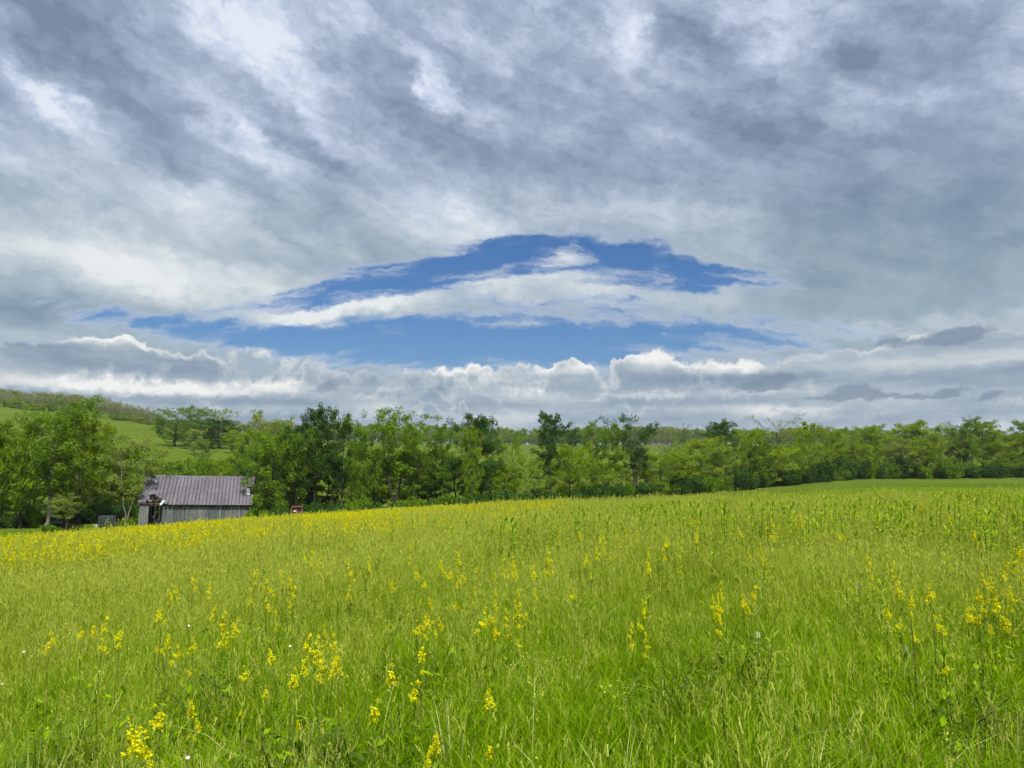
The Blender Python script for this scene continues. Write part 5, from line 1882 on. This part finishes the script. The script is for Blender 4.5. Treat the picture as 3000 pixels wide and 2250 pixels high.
for px, top, label, pale, h, tilt, sc in [
        (2652, 1885, 'milkweed bent over with large whitish leaf undersides in the right foreground', 4, 0.45, 0.9, 1.0),
        (2310, 1842, 'milkweed with pale leaves lying flat in the right meadow', 3, 0.50, 0.8, 1.1),
        (2240, 1870, 'single milkweed with bright upright top leaf in the right foreground', 0, 0.62, 0.1, 1.1),
        (2480, 1705, 'tall milkweed with heart-like bright leaves left of the shiny-leaved one', 0, 0.68, 0.05, 1.05),
        (2512, 1725, 'milkweed with one shiny bluish-white leaf among the broad-leaved group', 1, 0.66, 0.05, 1.05),
        (2582, 1715, 'broad-leaved milkweed right of the shiny-leaved one', 0, 0.68, 0.05, 1.05),
        (2390, 1640, 'tall upright milkweed above the broad-leaved group', 0, 0.68, 0.0, 1.0),
        (2232, 1655, 'milkweed with three bright leaves below the upper right flower clump', 0, 0.72, 0.05, 1.15),
        (2330, 1580, 'milkweed rising alone in the upper right meadow', 0, 0.68, 0.0, 1.0),
        (2162, 1588, 'milkweed left of the upper right flower clump', 0, 0.75, 0.0, 1.0),
        (2570, 1520, 'broad milkweed on a tall dark stem near the crest at right', 0, 0.80, 0.0, 1.1),
        (2770, 1640, 'milkweed in the right meadow left of the big yellow patch', 0, 0.75, 0.0, 1.1),
        (2735, 1880, 'milkweed half sunk in grass at the far right foreground', 0, 0.55, 0.3, 1.0)]:
    milkweed(px, top, label, None, h * 0.88, pale, tilt, sc * 0.85)
_n = 0
mrs = random.Random(12)
while _n < 40:
    px = mrs.uniform(1900, 3010)
    top = mrs.uniform(1505, 1680)
    milkweed(px, top, 'ordinary milkweed standing among many in the right meadow', 'milkweeds of the right meadow', mrs.uniform(0.48, 0.60), 0, mrs.uniform(-0.08, 0.08), mrs.uniform(0.70, 0.90))
    _n += 1
_n = 17000
x, y = fan_points(rg, _n, 11, 44, 0.78)
z = height(x, y)
cpx, cpy = rows_of(x, y, z + 0.7)
dens = np.interp(cpx, [900, 1300, 1800, 2300], [0.0, 0.25, 0.8, 1.0]) * np.interp(cpy, [1440, 1500, 1560, 1640, 1720], [0.75, 0.65, 0.38, 0.12, 0.0]) * (0.3 + 0.7 * patch(x, y, 0.5, 15))
dens = np.where(y < crest_depth(x, y), dens, 0)
keep = rg.uniform(0, 1, _n) < dens
x, y, z = x[keep], y[keep], z[keep]
_m = len(x)
print('milkweed mass', _m)
scatter('milkweed_mass', milk_meshes, np.stack([x, y, z], 1), np.stack([rg.normal(0, 0.08, _m), rg.normal(0, 0.08, _m), rg.uniform(0, 6.28, _m)], 1), np.clip(rg.uniform(0.75, 1.05, _m) * np.interp(y, [12, 22, 32], [1.15, 0.95, 0.66]), 0.5, 1.3), rg.randint(0, 6, _m),
        'mass of leafy milkweed towards the crest of the right meadow', 'milkweeds')

# ------------------------------------------------------------------ white daisies, dark weeds, dry tufts
rs = np.random.RandomState(500)
P = []
for i in range(12):
    a = i * 2 * math.pi / 12
    P.append(broad_leaf(rs, np.array([0.003 * math.cos(a), 0.003 * math.sin(a), 0]), a, 0.15, 0.016, 0.008, 0.2))
PETALS = multi_mesh('petals', [(np.concatenate(P), np.full(96, 0.5), 'petal_white')])
DISC = multi_mesh('disc', [(card_quads(rs, rs.normal(0, 0.002, (12, 3)) + [0, 0, 0.004], np.full(12, 0.007), 1.0, 1.5), np.full(12, 0.5), 'disc_yellow')])
DSTEM = multi_mesh('stem', [(ribbon(np.array([[0.02, 0, 0], [0.01, 0.01, 0.25], [0, 0, 0.5]]), 0.002, rs), np.full(4, 0.5), 'flower_stem')])
for px, top in ((70, 1910), (100, 1918), (108, 1910), (6, 2008), (242, 1770), (1070, 1856), (472, 1834), (553, 1836), (788, 1740), (850, 1896), (173, 2010), (1040, 1845), (2215, 1785), (2500, 1620), (2700, 1620), (550, 2225), (1310, 1570), (1205, 1575)):
    x, y = top_depth(px, top, 0.60)
    d = empty('daisy', (x, y, hz(x, y) + 0.10), frs.uniform(0, 6.28))
    tag(d, 'tiny white daisy head dotting the green meadow', 'daisy', 'white daisies in the meadow')
    for nm, me, zz in (('stem', DSTEM, 0), ('petals', PETALS, 0.5), ('disc', DISC, 0.5)):
        o = bpy.data.objects.new(nm, me)
        COL.objects.link(o)
        o.parent = d
        o.location = (0, 0, zz)
        if zz:
            o.rotation_euler = (0.9 if px % 2 else 0.5, 0.2, 0)
            o.scale = (0.45, 0.45, 0.45)

WEED = []
for i in range(3):
    rs = np.random.RandomState(520 + i)
    lv = []
    for j in range(130):
        a, r = rs.uniform(0, 6.28), 0.26 * math.sqrt(rs.uniform())
        lv.append(broad_leaf(rs, np.array([r * math.cos(a), r * math.sin(a), rs.uniform(0.10, 0.40) * (1 - r)]), rs.uniform(0, 6.28), rs.uniform(-0.2, 0.7), rs.uniform(0.025, 0.048), rs.uniform(0.014, 0.026)))
    WEED.append((multi_mesh('leaves', [(np.concatenate(lv), np.repeat(rs.uniform(0, 1, 130), 8), 'weed_leaf')]),
                 multi_mesh('stems', [(np.concatenate([ribbon(np.array([[0, 0, 0], [rs.normal(0, 0.05), rs.normal(0, 0.05), 0.15], [rs.normal(0, 0.12), rs.normal(0, 0.12), 0.32]]), 0.003, rs) for _ in range(9)]), np.full(36, 0.5), 'stem_dark')])))
for px, top, label in ((570, 2075, 'dark leafy weed clump in the lower left grass'), (225, 2165, 'dark leafy weed clump at the bottom left corner'), (1402, 1600, 'dark green leafy mound in the upper middle meadow'),
                       (2190, 1935, 'dark leafy weed clump below the bright-topped milkweed'), (1975, 2010, 'dark leafy weed clump in the centre right foreground'), (825, 2190, 'dark leafy weed clump at the bottom left of centre'),
                       (1040, 2190, 'dark leafy weed clump beside the bottom flower stalk'), (650, 1985, 'dark leafy weed clump left of the bent flower stalk'), (2880, 2060, 'dark leafy weed clump at the right foreground edge')):
    x, y = top_depth(px, top, 0.34)
    w = empty('weed_clump', (x, y, hz(x, y) + 0.02), frs.uniform(0, 6.28))
    tag(w, label, 'weed')
    k = WEED[frs.randrange(3)]
    for nm, me in (('leaves', k[0]), ('stems', k[1])):
        o = bpy.data.objects.new(nm, me)
        COL.objects.link(o)
        o.parent = w
    w.scale = (1.3, 1.3, 1.25)

DRY = []
for i in range(3):
    rs = np.random.RandomState(540 + i)
    p, t = blade_quads(rs, 12, 0.45, 0.75, 0.0075, 0.05, 0.35, segs=4)
    p2, t2 = blade_quads(rs, 10, 0.25, 0.5, 0.008, 0.10, 1.5, segs=4)
    DRY.append(multi_mesh('dry_grass', [(np.concatenate([p, p2]), np.concatenate([t, t2]), 'grass_straw')]))
for px, top, label in ((975, 2005, 'upright pale straw tuft at lower left below the largest flower plume'), (620, 2160, 'pale straw tuft in the bottom left grass'), (110, 2110, 'pale broad-bladed straw tuft near the left edge'),
                       (60, 2190, 'dry straw tuft at the bottom left corner'), (340, 2070, 'pale straw blades left of the lower left flower clump'), (890, 2050, 'thin pale straw stalks below the bent flower stalk'),
                       (2060, 2140, 'dry straw tuft at the bottom right of centre'), (2215, 2150, 'pale straw tuft at the bottom of the right foreground'), (2880, 2130, 'leaning straw tuft at the bottom right corner'),
                       (1800, 2080, 'bent straw tuft right of centre in the foreground'), (1335, 1985, 'thin pale straw stalk in the centre foreground'), (2930, 1920, 'straw stalks by the right edge of the foreground')):
    x, y = top_depth(px, top, 0.62)
    o = bpy.data.objects.new('dry_grass', DRY[frs.randrange(3)])
    COL.objects.link(o)
    o.location = (x, y, hz(x, y))
    o.rotation_euler = (frs.uniform(-0.1, 0.1), frs.uniform(-0.1, 0.1), frs.uniform(0, 6.28))
    tag(o, label, 'grass tuft')

# ------------------------------------------------------------------ thin spring haze over the whole valley
m = bpy.data.materials.new('haze')
m.use_nodes = True
m.node_tree.nodes.clear()
S.nt = m.node_tree
pv = node('ShaderNodeVolumePrincipled')
pv.inputs['Color'].default_value = (0.86, 0.91, 1.0, 1)
pv.inputs['Density'].default_value = 0.00008
pv.inputs['Anisotropy'].default_value = 0.0
ho = node('ShaderNodeOutputMaterial')
m.node_tree.links.new(pv.outputs[0], ho.inputs['Volume'])
haze = mesh_obj('haze', box_verts(0, 0, 32.0, 3800, 3800, 96.0), BOXF, m)
tag(haze, 'thin bright spring haze filling the valley air', 'haze', kind='stuff')
